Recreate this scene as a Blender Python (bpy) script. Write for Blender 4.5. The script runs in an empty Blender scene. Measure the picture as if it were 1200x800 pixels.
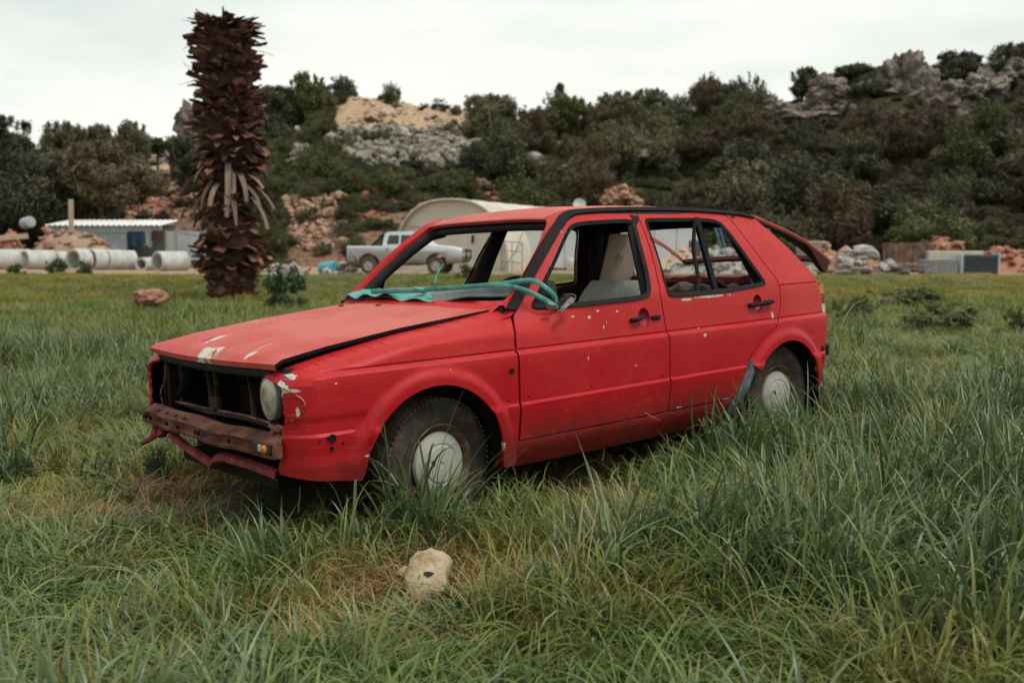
import bpy, math, random
import numpy as np
from mathutils import Vector, Matrix, noise, Euler
from mathutils.geometry import delaunay_2d_cdt

random.seed(7); rng = np.random.default_rng(7)
R = math.radians
scene = bpy.context.scene
COL = scene.collection

# ------------------------------------------------------------------ camera, sky, sun, exposure
cam_d = bpy.data.cameras.new('camera'); cam = bpy.data.objects.new('camera', cam_d); COL.objects.link(cam)
cam.location = (0, 0, 1.2); cam.rotation_euler = (R(90 - 5.289), 0, 0)
cam_d.sensor_width = 36; cam_d.lens = 35.0; cam_d.clip_start = .05; cam_d.clip_end = 3000
cam_d.dof.use_dof = True; cam_d.dof.focus_distance = 4.4; cam_d.dof.aperture_fstop = 2.8
scene.camera = cam
SUN_EL, SUN_AZ = 63.0, 118.0        # azimuth clockwise from +Y (the view direction)
world = bpy.data.worlds.new('World'); scene.world = world; world.use_nodes = True
wt = world.node_tree; wn = wt.nodes; wl = wt.links; wn.clear()
wo = wn.new('ShaderNodeOutputWorld'); bg = wn.new('ShaderNodeBackground'); sky = wn.new('ShaderNodeTexSky')
sky.sky_type = 'NISHITA'; sky.sun_disc = False; sky.sun_elevation = R(SUN_EL); sky.sun_rotation = R(SUN_AZ)
sky.dust_density = 2.0
tc = wn.new('ShaderNodeTexCoord'); mp = wn.new('ShaderNodeMapping'); mp.inputs['Scale'].default_value = (1.2, 1.2, 5.0)
nz = wn.new('ShaderNodeTexNoise'); nz.inputs['Scale'].default_value = 1.7; nz.inputs['Detail'].default_value = 7; nz.inputs['Roughness'].default_value = .55
cr = wn.new('ShaderNodeValToRGB')
cr.color_ramp.elements[0].position = .34; cr.color_ramp.elements[0].color = (6.3, 6.8, 6.45, 1)
cr.color_ramp.elements[1].position = .58; cr.color_ramp.elements[1].color = (8.5, 8.6, 7.9, 1)
mx = wn.new('ShaderNodeMix'); mx.data_type = 'RGBA'; mx.inputs['Factor'].default_value = .95
wl.new(tc.outputs['Generated'], mp.inputs['Vector']); wl.new(mp.outputs['Vector'], nz.inputs['Vector'])
wl.new(nz.outputs['Fac'], cr.inputs['Fac']); wl.new(sky.outputs['Color'], mx.inputs['A']); wl.new(cr.outputs['Color'], mx.inputs['B'])
wl.new(mx.outputs['Result'], bg.inputs['Color']); bg.inputs['Strength'].default_value = .075
wl.new(bg.outputs['Background'], wo.inputs['Surface'])
sun_d = bpy.data.lights.new('sun', 'SUN'); sun = bpy.data.objects.new('sun', sun_d); COL.objects.link(sun)
sun_d.energy = 1.5; sun_d.angle = R(15); sun_d.color = (1.0, .965, .91)
sa, se = R(SUN_AZ), R(SUN_EL)
sdir = Vector((math.sin(sa) * math.cos(se), math.cos(sa) * math.cos(se), math.sin(se)))
sun.rotation_euler = sdir.to_track_quat('Z', 'Y').to_euler()
scene.view_settings.view_transform = 'Standard'; scene.view_settings.look = 'None'
scene.view_settings.exposure = 0.74; scene.view_settings.gamma = 1.0
scene.render.engine = 'CYCLES'
cy = scene.cycles
cy.max_bounces = 6; cy.diffuse_bounces = 3; cy.glossy_bounces = 3; cy.transmission_bounces = 6; cy.transparent_max_bounces = 12
cy.use_denoising = True; cy.caustics_reflective = False; cy.caustics_refractive = False

# ------------------------------------------------------------------ pixel/ground geometry used to choose real places
F = 1166.7; PIT = R(5.289); CP, SP = math.cos(PIT), math.sin(PIT)
def at(u, v, Y):
    """the world point at depth Y seen at (u, v) of the 1200x800 photograph"""
    a, b = (u - 600) / F, (400 - v) / F
    d = Vector((a, CP + b * SP, -SP + b * CP)); return Vector((0, 0, 1.2)) + d * (Y / d.y)
# ------------------------------------------------------------------ materials
def new_mat(name):
    m = bpy.data.materials.new(name); m.use_nodes = True; t = m.node_tree
    b = t.nodes['Principled BSDF']; return m, t, b, t.nodes['Material Output']
def N(t, kind, **kw):
    n = t.nodes.new(kind)
    for k, v in kw.items():
        if k in n.inputs: n.inputs[k].default_value = v
        else: setattr(n, k, v)
    return n
def ramp(t, fac, stops):
    r = t.nodes.new('ShaderNodeValToRGB'); e = r.color_ramp.elements
    while len(e) > 1: e.remove(e[-1])
    e[0].position = stops[0][0]; e[0].color = (*stops[0][1], 1)
    for p, c in stops[1:]:
        q = e.new(p); q.color = (*c, 1)
    t.links.new(fac, r.inputs['Fac']); return r.outputs['Color']
def mixc(t, fac, a, b, mode='MIX'):
    m = t.nodes.new('ShaderNodeMix'); m.data_type = 'RGBA'; m.blend_type = mode
    for s, v in (('Factor', fac), ('A', a), ('B', b)):
        i = [x for x in m.inputs if x.name == s and (x.type == ('VALUE' if s == 'Factor' else 'RGBA'))][0]
        if hasattr(v, 'is_linked'): t.links.new(v, i)
        else: i.default_value = v if s == 'Factor' else (*v, 1)
    return [o for o in m.outputs if o.type == 'RGBA'][0]
def math_(t, op, a, b=None, clamp=False):
    m = t.nodes.new('ShaderNodeMath'); m.operation = op; m.use_clamp = clamp
    for i, v in enumerate((a, b)):
        if v is None: continue
        if hasattr(v, 'is_linked'): t.links.new(v, m.inputs[i])
        else: m.inputs[i].default_value = v
    return m.outputs[0]
def mapr(t, v, a, b, c=0., d=1., smooth=True):
    m = t.nodes.new('ShaderNodeMapRange'); m.interpolation_type = 'SMOOTHSTEP' if smooth else 'LINEAR'
    t.links.new(v, m.inputs['Value'])
    for i, x in zip((1, 2, 3, 4), (a, b, c, d)): m.inputs[i].default_value = x
    return m.outputs[0]
def noise_n(t, scale, detail=4, rough=.6, vec=None, dim='3D'):
    n = N(t, 'ShaderNodeTexNoise', Scale=scale, Detail=detail, Roughness=rough)
    if vec is not None: t.links.new(vec, n.inputs['Vector'])
    return n.outputs['Fac']
def bump(t, b, h, strength=.3, dist=.02):
    n = N(t, 'ShaderNodeBump', Strength=strength, Distance=dist); t.links.new(h, n.inputs['Height']); t.links.new(n.outputs['Normal'], b.inputs['Normal'])
def objco(t): return N(t, 'ShaderNodeTexCoord').outputs['Object']
def sepz(t, v):
    s = N(t, 'ShaderNodeSeparateXYZ'); t.links.new(v, s.inputs[0]); return s.outputs

def mottled(name, cols, scale=4., rough=.8, bstr=.3, bdist=.01, metal=0., spec=.3, detail=6, spread=(.3, .7)):
    """an everyday weathered surface: noise between a few colours and a fine bump"""
    m, t, b, o = new_mat(name); v = objco(t)
    k = len(cols); f = noise_n(t, scale, detail, .62, v)
    st = [(spread[0] + (spread[1] - spread[0]) * i / max(1, k - 1), c) for i, c in enumerate(cols)]
    t.links.new(ramp(t, f, st), b.inputs['Base Color'])
    b.inputs['Roughness'].default_value = rough; b.inputs['Metallic'].default_value = metal; b.inputs['Specular IOR Level'].default_value = spec
    if bstr: bump(t, b, noise_n(t, scale * 6, 5, .65, v), bstr, bdist)
    return m
def island_mat(name, stops, rough=.85, nscale=3., bstr=.5, bdist=.03, namt=.45, spec=.2):
    """every loose piece of the mesh takes its own colour (stones, palm stubs)"""
    m, t, b, o = new_mat(name); v = objco(t); g = N(t, 'ShaderNodeNewGeometry')
    f = math_(t, 'ADD', math_(t, 'MULTIPLY', g.outputs['Random Per Island'], 1 - namt), math_(t, 'MULTIPLY', noise_n(t, nscale, 6, .65, v), namt))
    t.links.new(ramp(t, f, stops), b.inputs['Base Color'])
    b.inputs['Roughness'].default_value = rough; b.inputs['Specular IOR Level'].default_value = spec
    bump(t, b, noise_n(t, nscale * 4, 7, .7, v), bstr, bdist); return m
def leaf_mat(name, stops, rough=.5, trans=.25, spec=.3, zone=None, dry=None):
    """foliage: a colour per leaf, shifted by slow patches over the ground; light passes through"""
    m, t, b, o = new_mat(name); g = N(t, 'ShaderNodeNewGeometry')
    oi = N(t, 'ShaderNodeObjectInfo')
    f = math_(t, 'ADD', math_(t, 'MULTIPLY', g.outputs['Random Per Island'], .6), math_(t, 'MULTIPLY', oi.outputs['Random'], .4))
    c = ramp(t, f, stops)
    if zone:
        z = mapr(t, noise_n(t, zone[0], 3, .6, g.outputs['Position']), zone[1], zone[2])
        c = mixc(t, z, c, mixc(t, .75, c, zone[3], 'MIX'))
    t.links.new(c, b.inputs['Base Color']); b.inputs['Roughness'].default_value = rough; b.inputs['Specular IOR Level'].default_value = spec
    tr = N(t, 'ShaderNodeBsdfTranslucent'); t.links.new(c, tr.inputs['Color'])
    ms = N(t, 'ShaderNodeMixShader'); ms.inputs[0].default_value = trans
    t.links.new(b.outputs[0], ms.inputs[1]); t.links.new(tr.outputs[0], ms.inputs[2]); t.links.new(ms.outputs[0], o.inputs['Surface'])
    return m

def paint_mat(name, base, faded, fade, chips=(), rough=.42, dirt_shade=(.31, .50, .72)):
    """old red paint: chalky blotches, grime and painted-in shade near the ground, and chips (centre, radii, colour) in the car's own coordinates"""
    m, t, b, o = new_mat(name); v = objco(t)
    n1 = noise_n(t, 2.3, 6, .62, v); n2 = noise_n(t, 23., 5, .7, v); n3 = noise_n(t, 90., 3, .6, v)
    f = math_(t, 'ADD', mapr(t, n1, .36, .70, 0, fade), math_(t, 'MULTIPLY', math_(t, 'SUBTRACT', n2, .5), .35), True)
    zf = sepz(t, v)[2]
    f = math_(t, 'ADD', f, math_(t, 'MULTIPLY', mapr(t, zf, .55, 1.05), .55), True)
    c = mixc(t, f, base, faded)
    c = mixc(t, mapr(t, n3, .66, .74, 0, .35), c, (.45, .22, .17))
    z = sepz(t, v)[2]
    zz = math_(t, 'ADD', z, math_(t, 'MULTIPLY', math_(t, 'SUBTRACT', n1, .5), .30))
    d = math_(t, 'MULTIPLY', mapr(t, zz, dirt_shade[0], dirt_shade[1], dirt_shade[2], 0.), mapr(t, n2, .35, .62, .5, 1.))  # grime, with the shade low on the body painted into it
    c = mixc(t, d, c, (.035, .022, .016))
    rgh = math_(t, 'ADD', math_(t, 'MULTIPLY', n2, .25), rough - .1)
    # long faint scuffs and dust runs
    ms_ = N(t, 'ShaderNodeMapping'); ms_.inputs['Scale'].default_value = (2.2, 2.2, 46.); t.links.new(v, ms_.inputs['Vector'])
    sf = mapr(t, noise_n(t, 2.4, 4, .6, ms_.outputs[0]), .60, .72, 0, .22); c = mixc(t, math_(t, 'MULTIPLY', sf, mapr(t, n1, .45, .6)), c, (.50, .20, .16))
    ms2 = N(t, 'ShaderNodeMapping'); ms2.inputs['Scale'].default_value = (30., 30., 1.6); t.links.new(v, ms2.inputs['Vector'])
    c = mixc(t, mapr(t, noise_n(t, 1.6, 4, .6, ms2.outputs[0]), .52, .72, 0, .30), c, (.10, .022, .02))
    # fine scattered chips
    vo = N(t, 'ShaderNodeTexVoronoi', Scale=11.); t.links.new(v, vo.inputs['Vector'])
    sc = math_(t, 'MULTIPLY', math_(t, 'LESS_THAN', math_(t, 'ADD', vo.outputs['Distance'], math_(t, 'MULTIPLY', n3, .10)), .098), math_(t, 'GREATER_THAN', n1, .60))
    c = mixc(t, math_(t, 'MULTIPLY', sc, .45), c, (.50, .40, .36))
    for (p, r, col) in chips:
        s = N(t, 'ShaderNodeVectorMath', operation='SUBTRACT'); t.links.new(v, s.inputs[0]); s.inputs[1].default_value = p
        q = N(t, 'ShaderNodeVectorMath', operation='MULTIPLY'); t.links.new(s.outputs[0], q.inputs[0]); q.inputs[1].default_value = tuple(1 / x for x in r)
        L = N(t, 'ShaderNodeVectorMath', operation='LENGTH'); t.links.new(q.outputs[0], L.inputs[0])
        nn = noise_n(t, 1.0 / sorted(r)[1], 5, .75, v)
        e = math_(t, 'ADD', L.outputs['Value'], math_(t, 'MULTIPLY', math_(t, 'SUBTRACT', nn, .5), 2.0))
        k = mapr(t, e, 1.0, .86)
        if col == 'rust': cc = ramp(t, noise_n(t, 30, 5, .7, v), [(.35, (.09, .03, .012)), (.5, (.32, .15, .06)), (.6, (.55, .50, .42))])
        elif col == 'primer': cc = ramp(t, noise_n(t, 26, 5, .7, v), [(.34, (.26, .20, .17)), (.5, (.47, .46, .41))])
        else: cc = col
        c = mixc(t, k, c, cc)
    t.links.new(c, b.inputs['Base Color']); t.links.new(rgh, b.inputs['Roughness']); b.inputs['Specular IOR Level'].default_value = .20
    bump(t, b, math_(t, 'ADD', math_(t, 'MULTIPLY', n1, 1.), math_(t, 'MULTIPLY', n2, .12)), .25, .012)
    return m

# ------------------------------------------------------------------ mesh helpers
class MB:
    def __init__(s): s.v = []; s.f = []; s.mi = []; s.cur = 0
    def add(s, vs, fs):
        o = len(s.v); s.v += [tuple(v) for v in vs]; s.f += [tuple(i + o for i in f) for f in fs]; s.mi += [s.cur] * len(fs); return o
    def box(s, c, d, rot=None, taper=1., bev=0.):
        hx, hy, hz = d[0] / 2, d[1] / 2, d[2] / 2
        M = Euler(rot).to_matrix() if rot else Matrix.Identity(3)
        if bev > 0:
            b = min(bev, hx * .8, hy * .8, hz * .8)
            P = {}; vs = []
            for sx in (-1, 1):
                for sy in (-1, 1):
                    for sz in (-1, 1):
                        for ax in range(3):
                            q = [sx * (hx - b), sy * (hy - b), sz * (hz - b)]; q[ax] = (sx * hx, sy * hy, sz * hz)[ax]
                            P[(sx, sy, sz, ax)] = len(vs); vs.append(Vector(c) + M @ Vector(q))
            fs = []
            for ax in range(3):
                for sg in (-1, 1):
                    o = [i for i in range(3) if i != ax]; L = []
                    for (a, bb) in ((-1, -1), (1, -1), (1, 1), (-1, 1)):
                        k = [0, 0, 0]; k[ax] = sg; k[o[0]] = a; k[o[1]] = bb; L.append(P[(*k, ax)])
                    if (sg > 0) == (ax == 1): L.reverse()
                    fs.append(L)
            for ax in range(3):
                o = [i for i in range(3) if i != ax]
                for a in (-1, 1):
                    for bb in (-1, 1):
                        k1 = [0, 0, 0]; k1[o[0]] = a; k1[o[1]] = bb; k2 = list(k1); k1[ax] = -1; k2[ax] = 1
                        fs.append([P[(*k1, o[0])], P[(*k2, o[0])], P[(*k2, o[1])], P[(*k1, o[1])]])
            for sx in (-1, 1):
                for sy in (-1, 1):
                    for sz in (-1, 1): fs.append([P[(sx, sy, sz, 0)], P[(sx, sy, sz, 1)], P[(sx, sy, sz, 2)]])
            s.add(vs, fs); return s
        vs = []
        for z in (-1, 1):
            k = taper if z > 0 else 1.
            for (x, y) in ((-1, -1), (1, -1), (1, 1), (-1, 1)): vs.append(Vector(c) + M @ Vector((x * hx * k, y * hy * k, z * hz)))
        s.add(vs, [(3, 2, 1, 0), (4, 5, 6, 7), (0, 1, 5, 4), (1, 2, 6, 5), (2, 3, 7, 6), (3, 0, 4, 7)]); return s
    def tube(s, pts, r, n=8, flat=1., caps=True, up=(0, 0, 1)):
        pts = [Vector(p) for p in pts]; k = len(pts); rs = r if hasattr(r, '__len__') else [r] * k
        rings = []
        for i, p in enumerate(pts):
            d = (pts[min(i + 1, k - 1)] - pts[max(i - 1, 0)]).normalized()
            u = Vector(up); u = u - d * u.dot(d)
            if u.length < 1e-3: u = Vector((1, 0, 0)) - d * d.x
            u.normalize(); w = d.cross(u)
            rings.append([p + (u * math.sin(a) * flat + w * math.cos(a)) * rs[i] for a in [2 * math.pi * j / n for j in range(n)]])
        vs = [q for R_ in rings for q in R_]; fs = []
        for i in range(k - 1):
            for j in range(n): fs.append((i * n + j, i * n + (j + 1) % n, (i + 1) * n + (j + 1) % n, (i + 1) * n + j))
        if caps: fs.append(tuple(reversed(range(n)))); fs.append(tuple(range((k - 1) * n, k * n)))
        s.add(vs, fs); return s
    def lathe(s, prof, c, axis=(0, 1, 0), n=48, closed=False):
        """profile (radius, offset along the axis)"""
        ax = Vector(axis).normalized(); u = ax.orthogonal().normalized(); w = ax.cross(u); k = len(prof); vs = []; fs = []
        for (r, h) in prof:
            for j in range(n):
                a = 2 * math.pi * j / n; vs.append(Vector(c) + ax * h + (u * math.cos(a) + w * math.sin(a)) * r)
        for i in range(k if closed else k - 1):
            for j in range(n):
                i2 = (i + 1) % k; fs.append((i * n + j, i * n + (j + 1) % n, i2 * n + (j + 1) % n, i2 * n + j))
        s.add(vs, fs); return s
    def grid(s, P, flip=False):
        """P[i][j] points"""
        a, b = len(P), len(P[0]); vs = [q for r_ in P for q in r_]; fs = []
        for i in range(a - 1):
            for j in range(b - 1):
                q = (i * b + j, i * b + j + 1, (i + 1) * b + j + 1, (i + 1) * b + j); fs.append(q[::-1] if flip else q)
        s.add(vs, fs); return s
    def slab(s, P, th, nrm=None):
        """a sheet P[i][j] given thickness th along nrm (or -z)"""
        d = Vector(nrm) * th if nrm else Vector((0, 0, -th))
        Q = [[Vector(q) + d for q in r_] for r_ in P]; P = [[Vector(q) for q in r_] for r_ in P]
        s.grid(P); s.grid(Q, True)
        for A, B in ((P[0], Q[0]), (P[-1], Q[-1]), ([r_[0] for r_ in P], [r_[0] for r_ in Q]), ([r_[-1] for r_ in P], [r_[-1] for r_ in Q])): s.grid([A, B])
        return s
    def build(s, name, mats, parent=None, smooth=30, loc=None):
        me = bpy.data.meshes.new(name); me.from_pydata(s.v, [], s.f)
        for m in (mats if isinstance(mats, (list, tuple)) else [mats]): me.materials.append(m)
        if any(s.mi): me.polygons.foreach_set('material_index', s.mi)
        me.validate(); finish(me, smooth)
        return link(name, me, parent, loc)
def finish(me, smooth):
    if smooth:
        me.polygons.foreach_set('use_smooth', [True] * len(me.polygons))
        if smooth < 180: me.set_sharp_from_angle(angle=R(smooth))
    me.update()
def link(name, me, parent=None, loc=None):
    o = bpy.data.objects.new(name, me); COL.objects.link(o)
    if parent is not None: o.parent = parent
    if loc is not None: o.location = loc
    return o
def np_mesh(name, V, Fq, mats, smooth=0):
    """fast mesh from arrays: V (n,3), Fq (m,3 or 4)"""
    me = bpy.data.meshes.new(name); V = np.asarray(V, np.float32); Fq = np.asarray(Fq, np.int32); k = Fq.shape[1]
    me.vertices.add(len(V)); me.vertices.foreach_set('co', V.ravel())
    me.loops.add(Fq.size); me.loops.foreach_set('vertex_index', Fq.ravel())
    me.polygons.add(len(Fq)); me.polygons.foreach_set('loop_start', np.arange(0, Fq.size, k, dtype=np.int32))
    for m in (mats if isinstance(mats, (list, tuple)) else [mats]): me.materials.append(m)
    me.update(calc_edges=True); finish(me, smooth); return me
def tag(o, label=None, cat=None, group=None, kind=None):
    for k, v in (('label', label), ('category', cat), ('group', group), ('kind', kind)):
        if v: o[k] = v
    return o
def empty(name, loc=(0, 0, 0), rz=0., label=None, cat=None, group=None):
    o = bpy.data.objects.new(name, None); COL.objects.link(o); o.location = loc; o.rotation_euler = (0, 0, rz); o.empty_display_size = .2
    return tag(o, label, cat, group)
def copy_tree(o, parent=None):
    c = o.copy(); COL.objects.link(c); c.parent = parent
    for ch in list(o.children): copy_tree(ch, c)
    return c
def rock_mesh(name, mat, seed, sub=3, rough=.35, squash=(1, 1, .75), freq=1.3, smooth=40):
    """one stone: a lumpy, faceted ball"""
    V, Fc = ico(sub); off = Vector((seed * 7.13, seed * 3.7, seed * 1.9)); out = []
    for v in V:
        p = Vector(v); d = noise.fractal(p * freq + off, .9, 2.1, 5) * rough
        c = noise.cell(p * 1.7 + off) * .22 * rough
        if sub >= 4:
            vd, _p = noise.voronoi(Vector((p.x * 1.5, p.y * 1.5, p.z * .9)) + off); d += rough * .20 * (min(1, (vd[1] - vd[0]) * 3.2) - 1) + rough * .06 * noise.fractal(p * 5 + off, .8, 2.2, 4)
        q = p * (1 + d + c); out.append((q.x * squash[0], q.y * squash[1], q.z * squash[2]))
    return np.array(out), np.array(Fc)
_ico = {}
def ico(sub):
    if sub in _ico: return _ico[sub]
    import bmesh
    bm = bmesh.new(); bmesh.ops.create_icosphere(bm, subdivisions=sub, radius=1.)
    bm.verts.ensure_lookup_table(); r_ = ([v.co.copy() for v in bm.verts], [[v.index for v in f.verts] for f in bm.faces]); bm.free(); _ico[sub] = r_; return r_
def rocks(items, mat, name, parent=None, sub=2, rough=.35, smooth=35):
    """several stones in one mesh: items (x, y, z, rx, ry, rz, seed)"""
    VV = []; FF = []; n = 0
    for (x, y, z, rx, ry, rz, sd) in items:
        V, Fc = rock_mesh('', None, sd, sub, rough, (1, 1, 1))
        a = (sd * 2.399) % 6.283; ca, sa_ = math.cos(a), math.sin(a)
        V = V * np.array([rx, ry, rz]); V = np.stack([V[:, 0] * ca - V[:, 1] * sa_, V[:, 0] * sa_ + V[:, 1] * ca, V[:, 2]], 1) + np.array([x, y, z])
        VV.append(V); FF.append(Fc + n); n += len(V)
    me = np_mesh(name, np.concatenate(VV), np.concatenate(FF), mat, smooth); return link(name, me, parent)
# ------------------------------------------------------------------ ground and hill (structure)
def sst(a, b, x):
    t = np.clip((x - a) / (b - a), 0, 1); return t * t * (3 - 2 * t)
def ns(x, y, s, o=0.): return noise.noise(Vector((x * s + o, y * s - o, o * .37)))
def gz(X, Y):
    w = math.exp(-((Y - 5.2) / 7.5) ** 2)
    z = (.0347 * max(-4.5, min(4.5, X)) + .007) * w + .10 * float(sst(28, 40, Y))
    far = float(sst(7, 16, Y))
    return z + ns(X, Y, .55) * .018 + ns(X, Y, .13, 3.) * .09 * far + ns(X, Y, .3, 9.) * .03 * far
def axis_(segs):
    L = []
    for a, b, n in segs: L += list(np.linspace(a, b, n, endpoint=False))
    return L + [segs[-1][1]]
gx = axis_([(-600, -60, 18), (-60, -8, 60), (-8, 8, 100), (8, 60, 60), (60, 600, 18)])
gy = axis_([(-80, -4, 12), (-4, 14, 110), (14, 64, 100), (64, 700, 24)])
m, t, b, o = new_mat('meadow_soil')
g_ = N(t, 'ShaderNodeNewGeometry'); pos = g_.outputs['Position']
n1 = noise_n(t, .16, 5, .6, pos); n2 = noise_n(t, 2.1, 7, .7, pos); n3 = noise_n(t, 19., 6, .72, pos)
ca = ramp(t, n2, [(.32, (.022, .017, .011)), (.5, (.055, .046, .022)), (.62, (.06, .07, .024)), (.75, (.13, .10, .05))])
cb = ramp(t, n3, [(.3, (.02, .016, .01)), (.5, (.05, .055, .02)), (.7, (.12, .095, .05))])
cc = mixc(t, .5, ca, cb)
yy = sepz(t, pos)[1]
trk = math_(t, 'MULTIPLY', mapr(t, math_(t, 'ADD', yy, math_(t, 'MULTIPLY', n1, 5.)), 42.5, 44.5), 1.)
dirt_ = ramp(t, n2, [(.3, (.22, .13, .085)), (.6, (.34, .24, .17)), (.75, (.42, .34, .26))])
cc = mixc(t, trk, cc, dirt_)
t.links.new(cc, b.inputs['Base Color']); b.inputs['Roughness'].default_value = .95; b.inputs['Specular IOR Level'].default_value = .1
bump(t, b, math_(t, 'ADD', n3, n2), .6, .03)
M_soil = m
P = [[(x, y, gz(x, y)) for x in gx] for y in gy]
mb = MB(); mb.grid(P); tag(mb.build('ground', M_soil, smooth=180), kind='structure')

SKY_U = [-500, -200, 0, 60, 120, 200, 240, 290, 340, 400, 440, 480, 520, 560, 600, 650, 720, 800, 880, 960, 1040, 1130, 1200, 1400, 1700]
SKY_V = [190, 190, 186, 182, 184, 184, 174, 156, 134, 116, 116, 122, 129, 138, 152, 150, 142, 136, 128, 114, 98, 96, 82, 66, 76]
FOOT_U = [-500, 0, 130, 260, 420, 600, 800, 1000, 1200, 1700]
FOOT_Y = [66, 64, 62, 60, 57, 60, 60, 57, 56, 60]
TOP_Y = 96.
def uaz(az): return 600 + az * F * .995
def hill_t(X, Y):
    u = uaz(X / Y); fy = np.interp(u, FOOT_U, FOOT_Y); return u, (Y - fy) / (TOP_Y - fy)
def hz(X, Y):
    u, t = hill_t(X, Y); zt = at(u, np.interp(u, SKY_U, SKY_V), TOP_Y).z
    tt = min(max(t, 0), 1); p = .82 * tt ** .9 + .18 * float(sst(0, 1, tt))
    p += .05 * math.sin(tt * 19 + u * .006) * tt * (1 - tt) * 2
    z = p * zt + (ns(X, Y, .11, 5.) * 1.1 + ns(X, Y, .4, 2.) * .4) * min(1, tt * 5) * (1 - .6 * tt)
    if t > .55: z += float(sst(.6, .75, t)) * float(sst(385, 410, u) * (1 - sst(540, 570, u))) * (ns(X, Y, .35, 20.) * 1.0 + ns(X, Y, 1.1, 22.) * .35)
    if t > 1: z -= (t - 1) * 4
    if t < 0: z = t * 6
    return z
def on_hill(u, t):
    fy = np.interp(u, FOOT_U, FOOT_Y); Y = fy + t * (TOP_Y - fy); X = (u - 600) / (F * .995) * Y; return X, Y, hz(X, Y)
us = np.concatenate([np.linspace(-450, 370, 90), np.linspace(376, 570, 70), np.linspace(580, 1650, 110)]); ts = np.concatenate([np.linspace(-.12, 1.05, 90), [1.15, 1.35, 1.6]])
V = []; soil = []
for t_ in ts:
    for u in us:
        X, Y, z = on_hill(u, t_); V.append((X, Y, z))
        k = 0.
        # cut earth: pale spoil heap on the crest, red banks at the foot
        k = max(k, float(sst(.62, .74, t_)) * float(sst(360, 400, u) * (1 - sst(545, 580, u))))
        r = float(sst(150, 175, u) * (1 - sst(205, 225, u))) * float(sst(.45, .6, t_)) * .9
        red = float(1 - sst(.30, .5, t_)) * float(sst(115, 150, u) * (1 - sst(230, 260, u)))
        red = max(red, float(1 - sst(.10, .22, abs(t_ - .05 - .0012 * max(0, u - 400)))) * float(sst(400, 440, u) * (1 - sst(600, 660, u))) * .62, float(1 - sst(.15, .3, t_)) * float(sst(325, 345, u) * (1 - sst(400, 420, u))) * .8)
        soil.append((max(k, r), red, 0, 1))
V = np.array(V); nu = len(us); ii = np.arange(len(ts) - 1)[:, None] * nu + np.arange(nu - 1)[None, :]
Fq = np.stack([ii, ii + 1, ii + nu + 1, ii + nu], -1).reshape(-1, 4)
m, t, b, o = new_mat('hill_earth'); g_ = N(t, 'ShaderNodeNewGeometry'); pos = g_.outputs['Position']
at_ = N(t, 'ShaderNodeAttribute', attribute_name='soil'); sp = N(t, 'ShaderNodeSeparateColor'); t.links.new(at_.outputs['Color'], sp.inputs[0])
n1 = noise_n(t, .5, 6, .65, pos); n2 = noise_n(t, 2.6, 7, .7, pos)
green = ramp(t, n1, [(.3, (.018, .020, .010)), (.46, (.036, .035, .017)), (.58, (.056, .048, .026)), (.68, (.11, .09, .06))])
pale = ramp(t, n2, [(.3, (.28, .17, .10)), (.55, (.46, .33, .22)), (.75, (.55, .45, .34))])
redc = ramp(t, n2, [(.3, (.085, .040, .026)), (.46, (.17, .085, .053)), (.58, (.27, .18, .125)), (.66, (.075, .07, .03)), (.8, (.05, .055, .024))])
def edge(s): return mapr(t, math_(t, 'ADD', s, math_(t, 'MULTIPLY', math_(t, 'SUBTRACT', n1, .5), 1.1)), .40, .62)
c = mixc(t, edge(sp.outputs[1]), green, redc); c = mixc(t, edge(sp.outputs[0]), c, pale)
t.links.new(c, b.inputs['Base Color']); b.inputs['Roughness'].default_value = .95; b.inputs['Specular IOR Level'].default_value = .1
bump(t, b, n2, .8, .35)
me = np_mesh('hillside', V, Fq, m, 180)
ca_ = me.color_attributes.new('soil', 'FLOAT_COLOR', 'POINT'); ca_.data.foreach_set('color', np.array(soil, np.float32).ravel())
tag(link('hillside', me), kind='structure')

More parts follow.
